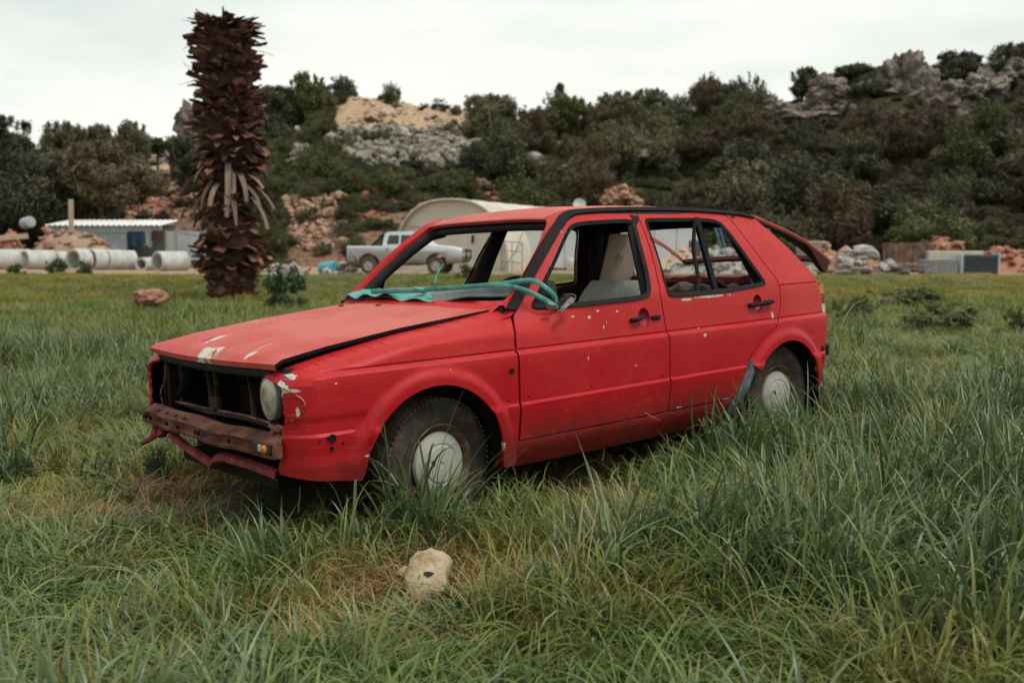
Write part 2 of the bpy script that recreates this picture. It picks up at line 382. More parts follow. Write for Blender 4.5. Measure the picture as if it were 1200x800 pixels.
# ------------------------------------------------------------------ foliage meshes
def leaf_cloud(seed, rx, ry, rz, n, leaf, lumps, zc=0., hollow=.55, up=.35, elong=1.9, shoot=1.):
    """leaf-sized quads gathered on uneven clumps: gaps between the clumps show what lies behind"""
    r = np.random.default_rng(seed); cs = []
    while len(cs) < lumps:
        p = r.uniform(-1, 1, 3)
        if np.linalg.norm(p) < 1 and (p[2] > -.75): cs.append(p * .82)
    cs = np.array(cs); rad = r.uniform(.18, .38, lumps); wgt = rad ** 2; k = r.choice(lumps, n, p=wgt / wgt.sum())
    d = r.normal(size=(n, 3)); d /= np.linalg.norm(d, axis=1)[:, None]
    rr = rad[k] * (hollow + (1 - hollow) * r.random(n)) * (1 + .35 * (r.random(n) ** 6))
    c = cs[k] + d * rr[:, None]
    ns_ = int(n * .10); nsh = 16; sa = r.uniform(0, 2 * np.pi, nsh); st_ = r.uniform(.1, .8, nsh); base = np.stack([np.cos(sa) * st_, np.sin(sa) * st_, .75 * np.sqrt(1 - st_ ** 2)], 1)
    dirs = base * .5 + np.array([0, 0, .6]) + r.normal(size=(nsh, 3)) * .2; dirs /= np.linalg.norm(dirs, axis=1)[:, None]; q_ = r.integers(0, nsh, ns_); ln = shoot * r.uniform(.25, .6, nsh)[q_] * r.random(ns_)
    c[:ns_] = base[q_] + dirs[q_] * ln[:, None] + r.normal(size=(ns_, 3)) * .035
    c = c * np.array([rx, ry, rz]) + np.array([0, 0, zc])
    nrm = d + r.normal(size=(n, 3)) * .7 + np.array([0, 0, up]); nrm /= np.linalg.norm(nrm, axis=1)[:, None]
    a = np.cross(nrm, r.normal(size=(n, 3))); a /= np.linalg.norm(a, axis=1)[:, None]; b_ = np.cross(nrm, a)
    s = leaf * r.uniform(.6, 1.5, n)[:, None]; L = a * s * elong; W = b_ * s * .55
    V = np.stack([c - L, c + W * .9 - L * .1 - nrm * s * .15, c + L, c - W * .9 - L * .1 - nrm * s * .15], 1).reshape(-1, 3)
    return V, np.arange(4 * n).reshape(-1, 4)
def stem_mesh(name, seed, h, r0, limbs, spread, mat):
    r = random.Random(seed); mb = MB()
    for i in range(limbs):
        a = i * 2.4 + r.random(); x = y = 0; pts = [(0.05 * math.cos(a), .05 * math.sin(a), -.25)]; rs = [r0]
        for k in range(1, 6):
            f = k / 5; x += math.cos(a) * spread / 5 * (.4 + f) + r.uniform(-.06, .06) * h; y += math.sin(a) * spread / 5 * (.4 + f) + r.uniform(-.06, .06) * h
            pts.append((x, y, h * f)); rs.append(r0 * (1 - .85 * f))
        mb.tube(pts, rs, 6)
    me_o = mb.build(name, mat, smooth=60); me = me_o.data; bpy.data.objects.remove(me_o); return me
M_bark = mottled('bark', [(.035, .026, .02), (.075, .058, .045), (.12, .10, .08)], 6, .9, .6, .03)
LF = {
 'dark': leaf_mat('leaf_dark_evergreen', [(0, (.024, .029, .013)), (.5, (.050, .056, .023)), (1, (.10, .10, .044))], .55, .2),
 'olive': leaf_mat('leaf_grey_olive', [(0, (.048, .050, .025)), (.5, (.105, .104, .054)), (1, (.19, .18, .10))], .6, .2),
 'brown': leaf_mat('leaf_brownish_scrub', [(0, (.050, .040, .022)), (.5, (.105, .082, .046)), (1, (.18, .14, .08))], .65, .2),
 'green': leaf_mat('leaf_mid_green', [(0, (.036, .046, .014)), (.5, (.078, .092, .028)), (1, (.145, .15, .05))], .55, .22)}
SHRUB = {}
def shrub_meshes(kind, k):
    key = (kind, k)
    if key not in SHRUB:
        sd = hash_(kind) * 10 + k; r = random.Random(sd)
        V, Fc = leaf_cloud(sd, 1., 1., .80 + .12 * r.random(), 6500, .034 if kind != 'brown' else .030, 34 + r.randrange(16), .78, elong=1.9 if kind != 'brown' else 3.4, up=.35 if kind != 'brown' else -.6)
        SHRUB[key] = (np_mesh('crown', V, Fc, LF[kind]), stem_mesh('trunk', sd, 1.0, .06, 4, .7, M_bark))
    return SHRUB[key]
def hash_(s): return sum(ord(c) * (i + 3) for i, c in enumerate(s)) % 97
def shrub(name, kind, k, X, Y, z, w, h, label, cat, group=None, rz=0.):
    """crown 2 wide, about 1.6 high in its own units"""
    cm, tm = shrub_meshes(kind, k); e = empty(name, (X, Y, z), rz, label, cat, group)
    c = link('crown', cm, e); c.scale = (w / 2, w / 2, h / 1.62); tr = link('trunk', tm, e); tr.scale = (w / 2, w / 2, h / 1.62)
    return e
def tree(name, kind, k, X, Y, z, w, h, label, group=None, bare=.28, rz=0., leaf=.085, n=9000):
    """a tree: bare stem with limbs below a crown of uneven clumps"""
    sd = 300 + hash_(kind) * 7 + k + int(abs(X) * 10); ch = h * (1 - bare)
    n = int(max(2500, min(16000, 260 * w * (w + ch))))
    V, Fc = leaf_cloud(sd, w * .52, w * .52, ch * .50, n, leaf, 46, h * bare + ch * .44, .45, shoot=.45)
    e = empty(name, (X, Y, z), rz, label, 'tree', group)
    link('crown', np_mesh('crown', V, Fc, LF[kind]), e); link('trunk', stem_mesh('trunk', sd, h * .85, .05 * min(w, h) * .6, 4, w * .3, M_bark), e)
    return e

# ------------------------------------------------------------------ trees that stand out
def hill_base(u, Y): 
    X = (u - 600) / (F * .995) * Y; u_, t_ = hill_t(X, Y); return X, Y, (hz(X, Y) if t_ > 0 else gz(X, Y))
def tree_px(kind, k, u, vtop, wpx, Y, label, group=None, bare=.25, name='tree'):
    X, Y, z = hill_base(u, Y); ztop = at(u, vtop, Y).z; w = wpx * Y / F
    return tree(name, kind, k, X, Y, z - .2, w, max(1.5, ztop - z + .2), label, group, bare, rz=u * .37)
tree_px('brown', 0, 133, 158, 118, 66, 'round brownish green tree with a dark bare trunk, in front of the red stony bank', bare=.34)
tree_px('dark', 1, 32, 172, 150, 65.5, 'very dark broad tree filling the left edge behind the stone pile', bare=.08)
tree_px('dark', 2, -60, 160, 150, 65.5, 'dark tree cut off by the left edge of the photo', bare=.1)
tree_px('dark', 3, 20, 128, 62, 80, 'dark ragged tree rising highest at the far left skyline', bare=.2)
tree_px('olive', 4, 88, 138, 66, 82, 'grey green tree on the left skyline, left of its look-alike', bare=.2)
tree_px('olive', 5, 126, 142, 52, 84, 'small grey green tree on the left skyline beside the slender tree', bare=.2)
tree_px('olive', 6, 165, 137, 42, 80, 'slender airy tree standing at the left end of the bare soil slope', bare=.3)
tree_px('olive', 7, 62, 172, 90, 66, 'grey olive tree between the dark tree and the round brownish tree', bare=.15)
tree_px('dark', 4, 226, 158, 60, 78, 'dark bushy tree half hidden behind the palm trunk below the grey boulder', bare=.1)
tree_px('green', 0, 192, 160, 22, 86, 'tiny palm like tree on the skyline left of the palm trunk', bare=.55)
tree_px('olive', 8, 330, 98, 70, 90, 'grey green leafy tree right behind the top of the palm trunk', bare=.12)
tree_px('green', 1, 366, 80, 44, 89, 'tall upright bushy tree on the crest left of the spoil heap', bare=.1)
tree_px('olive', 9, 578, 106, 76, 86, 'bushy tree with thin spiky shoots at the right end of the spoil heap', bare=.1)
tree_px('green', 2, 660, 108, 50, 90, 'dark green tree on the skyline above the middle of the car roof', bare=.12)
tree_px('olive', 0, 655, 94, 14, 91, 'thin wispy sapling poking above the skyline over the car roof', bare=.3)
tree_px('olive', 1, 722, 106, 60, 94, 'pale grey green tree on the skyline above the red car rear door', bare=.12)
tree_px('olive', 2, 760, 100, 44, 94, 'rounded olive tree on the skyline right of the pale tree', bare=.12)
tree_px('green', 3, 848, 96, 46, 94, 'dark round tree on the skyline left of the rock outcrops', bare=.15)
tree_px('dark', 5, 935, 76, 40, 93, 'dark tree on the crest left of the balanced boulder', bare=.2)
tree_px('dark', 6, 996, 74, 62, 94, 'wide dark tree on the crest between the two big outcrops', bare=.15)
tree_px('dark', 7, 1106, 58, 60, 93, 'dark shrubby tree on the crest above the cracked outcrop', bare=.15)
tree_px('dark', 1, 1185, 46, 80, 93, 'tall dark tree on the crest at the right edge of the photo', bare=.12)

# ------------------------------------------------------------------ scrub on the hill
def zone_clear(u, v, t_):
    """bare places: spoil heap, boulder wall, red banks, outcrops"""
    if 392 < u < 556 and 112 < v < 191: return True
    if 340 < u < 385 and 150 < v < 190: return random.random() < .5
    if 140 < u < 245 and v > 178: return True
    if 338 < u < 406 and v > 232: return True
    if 410 < u < 610 and v > 226 - (u - 410) * .02: return random.random() < .55
    if 893 < u < 1003 and 85 < v < 160: return True
    if 1008 < u < 1092 and 70 < v < 128: return True
    if 1085 < u < 1175 and 92 < v < 148: return True
    if 1160 < u < 1215 and 75 < v < 108: return True
    if 712 < u < 750 and 215 < v < 245: return True
    return False
def px_of(X, Y, z):
    dz = z - 1.2; fwd = Y * CP - dz * SP; upv = Y * SP + dz * CP; return 600 + F * X / fwd, 400 - F * upv / fwd
placed = []; rs_ = random.Random(11)
ZL = [(lambda u, v: u < 260, 'scrub bush on the dark left slope behind the concrete pipes', 'scrub on the left slope'),
      (lambda u, v: u < 600, 'low bush on the rocky middle slope below the boulder wall and spoil heap', 'bushes on the middle slope'),
      (lambda u, v: u < 900, 'bush in the dense olive brown thicket on the hill behind the red car', 'thicket behind the car roof'),
      (lambda u, v: True, 'bush in the dark evergreen thicket on the right hillside under the outcrops', 'thicket on the right hillside')]
tries = 0
while len(placed) < 285 and tries < 9000:
    tries += 1; u = rs_.uniform(-130, 1330); t_ = rs_.random() ** .9 * 1.0 if rs_.random() > .2 else rs_.uniform(.86, 1.)
    if u > 620 and rs_.random() < .0: continue
    X, Y, z = on_hill(u, t_); v = px_of(X, Y, z)[1]
    right = u > 590
    w = rs_.uniform(2.2, 6.2) * (1 - .3 * t_) if right else rs_.uniform(1.5, 3.2)
    if zone_clear(u, v - 8, t_) or zone_clear(u, v - w * .3 * F / Y, t_): continue
    if any((X - a) ** 2 + (Y - b_) ** 2 < (.30 * (w + c)) ** 2 for a, b_, c in placed): continue
    placed.append((X, Y, w)); h = w * rs_.uniform(.55, .95)
    q = rs_.random()
    if u > 900: kind = 'dark' if q < .50 else 'green' if q < .64 else 'olive' if q < .80 else 'brown'
    elif right: kind = 'brown' if q < .38 else 'olive' if q < .66 else 'green' if q < .82 else 'dark'
    elif u < 130: kind = 'dark' if q < .7 else 'olive'
    else: kind = 'olive' if q < .4 else 'green' if q < .8 else 'dark'
    for fn, lab, grp in ZL:
        if fn(u, v): break
    adj = {'dark': 'dark green', 'green': 'mid green', 'olive': 'grey green', 'brown': 'brownish'}[kind]
    shrub('bush', kind, rs_.randrange(4), X, Y, z - .15, w, h, f'{adj} {lab}', 'bush', f'{adj} {grp}', rs_.uniform(0, 6.28))

# ------------------------------------------------------------------ geometry-node scattering for what nobody could count
def scatter(name, pts, rot, scl, idx, sources, label=None, kind='stuff', cat=None):
    """instances of hidden source meshes on points (ground cover only)"""
    me = bpy.data.meshes.new(name); n = len(pts); me.vertices.add(n); me.vertices.foreach_set('co', np.asarray(pts, np.float32).ravel())
    for nm, ty, arr, key in (('rot', 'FLOAT_VECTOR', rot, 'vector'), ('scl', 'FLOAT_VECTOR', scl, 'vector'), ('idx', 'INT', idx, 'value')):
        a = me.attributes.new(nm, ty, 'POINT'); a.data.foreach_set(key, np.asarray(arr, np.int32 if ty == 'INT' else np.float32).ravel())
    o = link(name, me); col = bpy.data.collections.new(name + '_sources')
    for i, (sm, nm) in enumerate(sources):
        so = bpy.data.objects.new(f'{nm}_{i:02d}', sm); col.objects.link(so)
    ng = bpy.data.node_groups.new(name + '_scatter', 'GeometryNodeTree')
    ng.interface.new_socket('Geometry', in_out='INPUT', socket_type='NodeSocketGeometry'); ng.interface.new_socket('Geometry', in_out='OUTPUT', socket_type='NodeSocketGeometry')
    nd = ng.nodes; gi = nd.new('NodeGroupInput'); go = nd.new('NodeGroupOutput'); iop = nd.new('GeometryNodeInstanceOnPoints'); ci = nd.new('GeometryNodeCollectionInfo')
    ci.inputs['Collection'].default_value = col; ci.inputs['Separate Children'].default_value = True; ci.inputs['Reset Children'].default_value = True
    def attr(nm, ty):
        a = nd.new('GeometryNodeInputNamedAttribute'); a.data_type = ty; a.inputs['Name'].default_value = nm; return a.outputs[0]
    e2r = nd.new('FunctionNodeEulerToRotation'); ng.links.new(attr('rot', 'FLOAT_VECTOR'), e2r.inputs[0])
    ng.links.new(gi.outputs[0], iop.inputs['Points']); ng.links.new(ci.outputs[0], iop.inputs['Instance']); iop.inputs['Pick Instance'].default_value = True
    ng.links.new(attr('idx', 'INT'), iop.inputs['Instance Index']); ng.links.new(e2r.outputs[0], iop.inputs['Rotation']); ng.links.new(attr('scl', 'FLOAT_VECTOR'), iop.inputs['Scale'])
    ng.links.new(iop.outputs[0], go.inputs[0])
    md = o.modifiers.new('scatter', 'NODES'); md.node_group = ng
    return tag(o, label, cat, kind=kind)
pts = []; rot = []; scl = []; idx = []; src = [(shrub_meshes(k, i)[0], k) for k in ('dark', 'olive', 'brown', 'green') for i in (0, 1)]
for _ in range(6500):
    u = rs_.uniform(-140, 1340); t_ = rs_.random(); X, Y, z = on_hill(u, t_); v = px_of(X, Y, z)[1]
    if zone_clear(u, v - 3, t_) and rs_.random() < (.93 if u < 640 else .60): continue
    w = rs_.uniform(.6, 1.6) if u > 560 else rs_.uniform(.6, 1.9)
    pts.append((X, Y, z - w * .2)); rot.append((0, 0, rs_.uniform(0, 6.28))); scl.append((w / 2, w / 2, w / 2 * rs_.uniform(.5, .9)))
    q = rs_.random()
    idx.append((0 if q < .6 else 2 if q < .8 else 6) + rs_.randrange(2) if u > 900 else rs_.randrange(2, 8) if u > 260 else rs_.randrange(0, 4))
scatter('undergrowth', pts, rot, scl, idx, src, 'low undergrowth covering the hillside between the bushes', cat='undergrowth')

# ------------------------------------------------------------------ rocks, banks and the boulder wall
M_lime = mottled('limestone', [(.050, .040, .032), (.125, .102, .082), (.21, .18, .15), (.29, .255, .215)], .55, .92, .9, .25, spread=(.32, .66))
M_rub_red = island_mat('red_rubble', [(0, (.12, .035, .02)), (.35, (.24, .085, .05)), (.7, (.34, .19, .12)), (1, (.48, .38, .29))])
M_rub_pale = island_mat('pale_rubble', [(0, (.20, .13, .085)), (.5, (.38, .28, .20)), (1, (.52, .45, .37))])
M_rub_pink = island_mat('pink_rubble', [(0, (.16, .07, .045)), (.5, (.30, .18, .12)), (1, (.44, .33, .25))])
M_rub_grey = island_mat('grey_rubble', [(0, (.13, .125, .11)), (.5, (.25, .24, .22)), (1, (.46, .45, .42))])
M_wallrock = island_mat('boulder_grey', [(0, (.11, .095, .07)), (.5, (.23, .205, .165)), (1, (.38, .35, .29))], nscale=1.6, bstr=.7, bdist=.12)
def outcrop(label, Y, blobs, sd):
    """blobs in photo pixels (u, v, half width, half height): real boulders at depth Y"""
    items = []; px = Y / F; c = at(blobs[0][0], blobs[0][1], Y)
    for i, (u, v, a, h) in enumerate(blobs):
        p = at(u, v, Y) - c; items.append((p.x, random.Random(sd + i).uniform(-1.0, 1.0), p.z, a * px * 1.12, a * px * 1.1, h * px * 1.15, sd + i))
    o = rocks(items, M_lime, 'rock_outcrop', None, 5, .55, 40); o.location = c; return tag(o, label, 'rock')
outcrop('balanced grey boulder on top of a long layered ledge of rock', 86, [(966, 106, 17, 14), (958, 124, 17, 12), (940, 140, 44, 17), (985, 148, 22, 18), (912, 146, 20, 13), (975, 135, 22, 12)], 31)
outcrop('tallest cracked grey outcrop on the crest right of the middle tree', 90, [(1055, 96, 20, 26), (1035, 108, 20, 20), (1072, 104, 18, 24), (1088, 92, 16, 14), (1048, 120, 26, 12)], 51)
outcrop('broad weathered outcrop below the crest near the right edge', 86, [(1128, 116, 28, 18), (1108, 132, 24, 16), (1150, 104, 22, 14), (1098, 122, 14, 20), (1140, 134, 18, 12)], 71)
outcrop('grey crag on the crest cut by the right edge of the photo', 90, [(1186, 88, 16, 14), (1206, 96, 18, 14), (1190, 118, 12, 9)], 91)
outcrop('pale split rock low on the right slope at the photo edge', 78, [(1180, 156, 14, 12), (1166, 148, 9, 10), (1186, 176, 10, 8)], 111)
outcrop('small grey rock among trees on the crest left of the ledge', 88, [(905, 128, 12, 10), (893, 136, 9, 7), (880, 128, 6, 5)], 131)
outcrop('large dark grey boulder on the crest behind the palm trunk', 80, [(218, 144, 13, 20), (226, 158, 14, 18)], 151)
outcrop('pale grey rock half buried in the thicket above the car roof', 76, [(757, 176, 12, 9), (748, 182, 9, 6)], 171)
outcrop('orange brown boulder just above the car roof line', 66, [(728, 230, 15, 11), (716, 236, 12, 8), (742, 238, 10, 7)], 191).data.materials[0] = mottled('orange_rock', [(.16, .075, .045), (.34, .19, .12), (.46, .33, .24)], 1.2, .9, .8, .15)
rr_ = random.Random(77)
for k in range(28):
    u = rr_.uniform(600, 1230); t_ = rr_.uniform(.12, .95); X, Y, z = on_hill(u, t_); s = rr_.uniform(.25, .75)
    o = rocks([(0, 0, 0, s, s * .8, s * rr_.uniform(.6, 1.), k + 900)], M_lime, 'slope_rock', None, 3, .5, 45); o.location = (X, Y - 1.2, z + s * .5)
    tag(o, 'pale grey rock showing between the bushes of the right hillside', 'rock', 'rocks on the right hillside')
# boulder retaining wall under the spoil heap
def hill_at(u, v):
    """the point of the slope seen at (u, v)"""
    best = None
    for k in range(160):
        X, Y, z = on_hill(u, k / 160); d = abs(px_of(X, Y, z)[1] - v)
        if best is None or d < best[0]: best = (d, X, Y, z)
    return best[1:]
items = []; rw = random.Random(5)
for row in range(6):
    u = 345 + rw.uniform(0, 12)
    while u < 580:
        s = rw.uniform(.45, 1.25); v = 193 - row * 7.4 + rw.uniform(-3, 3) + (3 if u > 480 else 0); X, Y, z = hill_at(u, v)
        if not (u < 400 and rw.random() < .45) and not (u > 545 and row > 3) and rw.random() > .06: items.append((X, Y, z + .12, s * .62, s * .5, s * rw.uniform(.42, .62), len(items) + 3))
        u += s * 1.0 * F / Y
tag(rocks(items, M_wallrock, 'boulder_wall', None, 3, .62, 28), 'dry stacked retaining wall of big pale boulders under the spoil heap', 'wall')
BOULD = {}
def hpatch(name, u0, u1, v0, v1, n, mat, size, label, sd, cat='rubble', flat=.7):
    """loose stones lying on the hill foot or field inside a patch, one heap = one thing"""
    r = random.Random(sd); items = []; k = 0
    while len(items) < n and k < n * 30:
        k += 1; u = r.uniform(u0, u1); t_ = r.uniform(0, 1.); X, Y, z = on_hill(u, t_); v = px_of(X, Y, z)[1]
        if not v0 < v < v1: continue
        s = size * r.uniform(.4, 1.) * (2.0 if r.random() < .08 else 1.); items.append((X, Y, z + s * .2, s, s * r.uniform(.7, 1.), s * flat, len(items) + sd))
    if n < 140:
        for i_, it in enumerate(items):
            k_ = (name, mat.name, i_ % 6)
            if k_ not in BOULD: o = rocks([(0, 0, 0, 1, .85, .75, it[6])], mat, name, None, 3, .42, 40); BOULD[k_] = o.data
            else: o = link(name, BOULD[k_])
            o.location = it[:3]; o.scale = (it[3], it[3], it[5] / .75); o.rotation_euler = (0, 0, i_ * 1.7); tag(o, label, cat, label)
        return
    return tag(rocks(items, mat, name, None, 1, .4, 25), label, cat)
hpatch('rubble_bank', 138, 250, 204, 256, 330, M_rub_red, .28, 'red stony bank behind the white roofed shed', 400)
hpatch('rubble_bank', 338, 408, 228, 292, 270, M_rub_pink, .32, 'pinkish heap of broken stone right of the palm trunk', 700)
hpatch('bank_stone', 425, 600, 215, 262, 130, M_rub_red, .34, 'red stone on the broken earth bank running up behind the arched tent', 900, 'stone')
hpatch('red_boulder', 60, 138, 228, 258, 26, M_rub_red, .62, 'big red stone lying on the slope under the round tree on the left', 1100, 'boulder')
hpatch('red_boulder', 0, 60, 232, 262, 16, M_rub_red, .6, 'red stone at the far left under the dark tree', 1150, 'boulder')
hpatch('spoil_stone', 395, 562, 116, 162, 135, M_rub_pale, .34, 'loose pale stone lying on the bare spoil heap', 1200, 'stone')
hpatch('strewn_rock', 555, 640, 160, 222, 60, M_wallrock, .55, 'pale rock strewn on the slope between the boulder wall and the thicket', 1300, 'rock')
# ================================================================== the red car
# car coordinates: x rearwards from the front axle, y towards the far side (near side negative), z up, metres
CARM = Matrix(((.75912386, -.6500212, -.03469016, -.78469199), (.6504112, .7595823, -.00005572, 4.76796016), (.02638625, -.02252057, .99939811, -.0203985), (0, 0, 0, 1)))
car = empty('wrecked_hatchback', label='wrecked faded red five door hatchback without glass or bumpers, standing in tall grass', cat='car')
car.matrix_world = CARM
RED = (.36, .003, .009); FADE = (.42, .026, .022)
near_chips = [((.939, -.80, .884), (0.0112, 0.06, 0.0060), 'primer'), ((.88, -.80, .858), (0.0104, 0.06, 0.0090), 'primer'), ((.78, -.80, .868), (0.0080, 0.05, 0.0045), 'primer'),
    ((1.073, -.8, .873), (0.0096, 0.05, 0.0045), 'primer'), ((.967, -.82, .806), (0.0040, 0.05, 0.0120), 'primer'), ((.474, -.8, .905), (0.0048, 0.06, 0.0150), 'primer'),
    ((.895, -.64, 1.275), (0.0064, 0.06, 0.0195), 'primer'), ((.805, -.83, .69), (0.0040, 0.05, 0.0150), (.16, .01, .015)), ((.83, -.83, .668), (0.0032, 0.05, 0.0105), 'primer'),
    ((1.16, -.83, .60), (0.0096, 0.05, 0.0030), 'primer'), ((.99, -.82, .826), (0.0024, 0.05, 0.0090), 'primer')]
rear_chips = [((1.80, -.80, .905), (0.1600, 0.05, 0.0083), 'primer'), ((1.60, -.80, .899), (0.0480, 0.05, 0.0075), 'primer'), ((1.98, -.80, .905), (0.0400, 0.05, 0.0060), 'rust'),
    ((2.34, -.80, .765), (0.0096, 0.05, 0.0210), 'primer'), ((1.70, -.83, .706), (0.0128, 0.05, 0.0083), 'primer'), ((1.675, -.83, .745), (0.0064, 0.05, 0.0045), 'primer'), ((1.78, -.83, .715), (0.0080, 0.05, 0.0045), (.2, .015, .02)),
    ((1.50, -.80, .345), (0.0240, 0.05, 0.0037), 'primer'), ((1.9, -.80, .338), (0.0400, 0.05, 0.0030), 'primer')]
fender_chips = [((-.668, -.705, .738), (.030, .06, .016), 'primer'), ((-.688, -.705, .705), (.013, .05, .034), 'primer'), ((-.665, -.72, .683), (.026, .05, .007), 'primer'), ((-.668, -.70, .733), (.007, .05, .009), (.02, .06, .12)),
    ((-.66, -.73, .60), (.006, .05, .02), 'primer'), ((-.52, -.80, .70), (.006, .06, .003), 'primer'), ((-.40, -.80, .40), (.02, .06, .004), 'primer'), ((-.35, -.82, .36), (.03, .06, .02), 'rust'), ((.27, -.82, .33), (.03, .06, .03), 'rust')]
hood_chips = [((-.715, -.10, .79), (.075, .085, .05), 'rust'), ((-.70, -.03, .78), (.06, .05, .05), 'primer'), ((-.575, .10, .81), (.07, .03, .05), 'primer'), ((-.60, .16, .81), (.05, .025, .05), (.30, .01, .015)),
    ((-.665, -.40, .79), (.03, .02, .05), 'primer'), ((-.60, -.37, .80), (.06, .010, .05), (.30, .27, .24)), ((-.20, .52, .86), (.02, .02, .05), 'primer')]
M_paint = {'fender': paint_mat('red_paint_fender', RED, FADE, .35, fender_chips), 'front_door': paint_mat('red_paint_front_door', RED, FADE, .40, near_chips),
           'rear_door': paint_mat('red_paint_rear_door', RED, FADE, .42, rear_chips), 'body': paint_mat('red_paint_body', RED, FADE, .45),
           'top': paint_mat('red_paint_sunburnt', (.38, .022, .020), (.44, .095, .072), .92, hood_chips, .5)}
M_rubber = mottled('black_rubber', [(.004, .0044, .0048), (.011, .012, .0125)], 20, .7, .2, .002, spec=.14)
M_trim = mottled('dark_interior', [(.008, .0085, .009), (.020, .021, .022)], 9, .8, .2, .004, spec=.2)
M_under = mottled('underbody_black', [(.006, .005, .0045), (.016, .012, .010)], 7, .9, .4, .01, spec=.15)
M_rust = mottled('rusty_steel', [(.030, .012, .009), (.090, .031, .021), (.165, .062, .040), (.22, .11, .075)], 7, .88, .6, .006, spread=(.30, .68))
M_rimrust = mottled('rusty_rim', [(.03, .018, .012), (.12, .07, .045), (.24, .19, .15)], 14, .8, .4, .003)
M_cap = mottled('dirty_hubcap', [(.25, .235, .19), (.32, .315, .265), (.36, .36, .31)], 3, .8, .2, .003, spread=(.28, .55))
M_tyre = mottled('dusty_tyre', [(.016, .014, .012), (.042, .035, .028), (.10, .078, .058)], 8, .9, .6, .004, spread=(.34, .70))
M_tread = mottled('muddy_tread', [(.028, .021, .016), (.085, .062, .044), (.16, .115, .08)], 10, .95, .9, .008, spread=(.32, .66))
M_seat = mottled('grey_seat_cloth', [(.22, .225, .195), (.33, .335, .30)], 40, .95, .5, .003)
M_tan = mottled('tan_board', [(.36, .29, .22), (.48, .39, .30)], 3, .9, .2, .003)
M_chrome = mottled('dull_lamp_glass', [(.16, .13, .08), (.36, .34, .27), (.50, .50, .44)], 5, .25, .15, .003, spec=.5, spread=(.35, .6))
M_blueplast = mottled('scuffed_blue_grey_plastic', [(.02, .028, .034), (.055, .07, .082), (.15, .175, .185)], 9, .6, .3, .004, spread=(.35, .65))

_zt = np.arange(.1, 1.5, .002); _yt = np.interp(_zt, [.15, .3, .5, .72, .93, 1.15, 1.33, 1.42], [.775, .795, .825, .83, .787, .675, .565, .50])
_k = np.ones(41) / 41; _yt = np.convolve(np.pad(_yt, 20, 'reflect', reflect_type='odd'), _k, 'valid')
WF, WR = (-.06, .29), (2.455, .255)
def SY(x, z, feat=True):
    """half width of the body side at (x, z): tumblehome, plan taper, moulding ledges, wheel arch flares"""
    y = float(np.interp(z, _zt, _yt))
    if x < .4: y -= .035 * ((.4 - x) / 1.1) ** 2
    if x > 2.2: y -= .05 * ((x - 2.2) / .85) ** 2
    y -= .075 * float(sst(.80, .93, z)) * float(sst(.95, .40, x))
    if feat:
        if z < .93:
            y -= .014 * float(np.interp(z, [.724, .741], [0, 1])) * float(np.interp(z, [.78, .93], [1, .2]))
            y -= .005 * max(0, 1 - abs(z - .745) / .006)
        y += .010 * float(np.interp(z, [.498, .510], [1, 0]))
        for (cx, cz), R0 in ((WF, .352), (WR, .358)):
            r_ = math.hypot(x - cx, z - cz)
            if z > cz - .1: y += .022 * float(sst(0, 1, (R0 + .080 - r_) / .050))
        if -.74 < x < -.39 and .40 < z < .58:   # pressed recess for the lost bumper end
            y -= .006 * float(np.interp(z, [.555, .575], [1, 0]))
    return y
def inside(px_, py_, poly):
    c = np.zeros(len(px_), bool); n = len(poly)
    for i in range(n):
        x1, y1 = poly[i]; x2, y2 = poly[i - 1]
        k = ((y1 > py_) != (y2 > py_)) & (px_ < (x2 - x1) * (py_ - y1) / ((y2 - y1) if y2 != y1 else 1e-9) + x1); c ^= k
    return c
def resample(poly, step):
    out = []; n = len(poly)
    for i in range(n):
        a, b_ = np.array(poly[i]), np.array(poly[(i + 1) % n]); k = max(1, int(np.ceil(np.linalg.norm(b_ - a) / step)))
        out += [tuple(a + (b_ - a) * j / k) for j in range(k)]
    return out
def chaikin(poly, n=2, closed=True):
    for _ in range(n):
        q = []
        m_ = len(poly)
        for i in range(m_ if closed else m_ - 1):
            a, b_ = np.array(poly[i]), np.array(poly[(i + 1) % m_]); q += [tuple(a * .75 + b_ * .25), tuple(a * .25 + b_ * .75)]
        if not closed: q = [poly[0]] + q + [poly[-1]]
        poly = q
    return poly
ZL_ = [.720, .7245, .730, .736, .741, .745, .749, .752, .760, .493, .498, .502, .506, .510, .515, .555, .575]
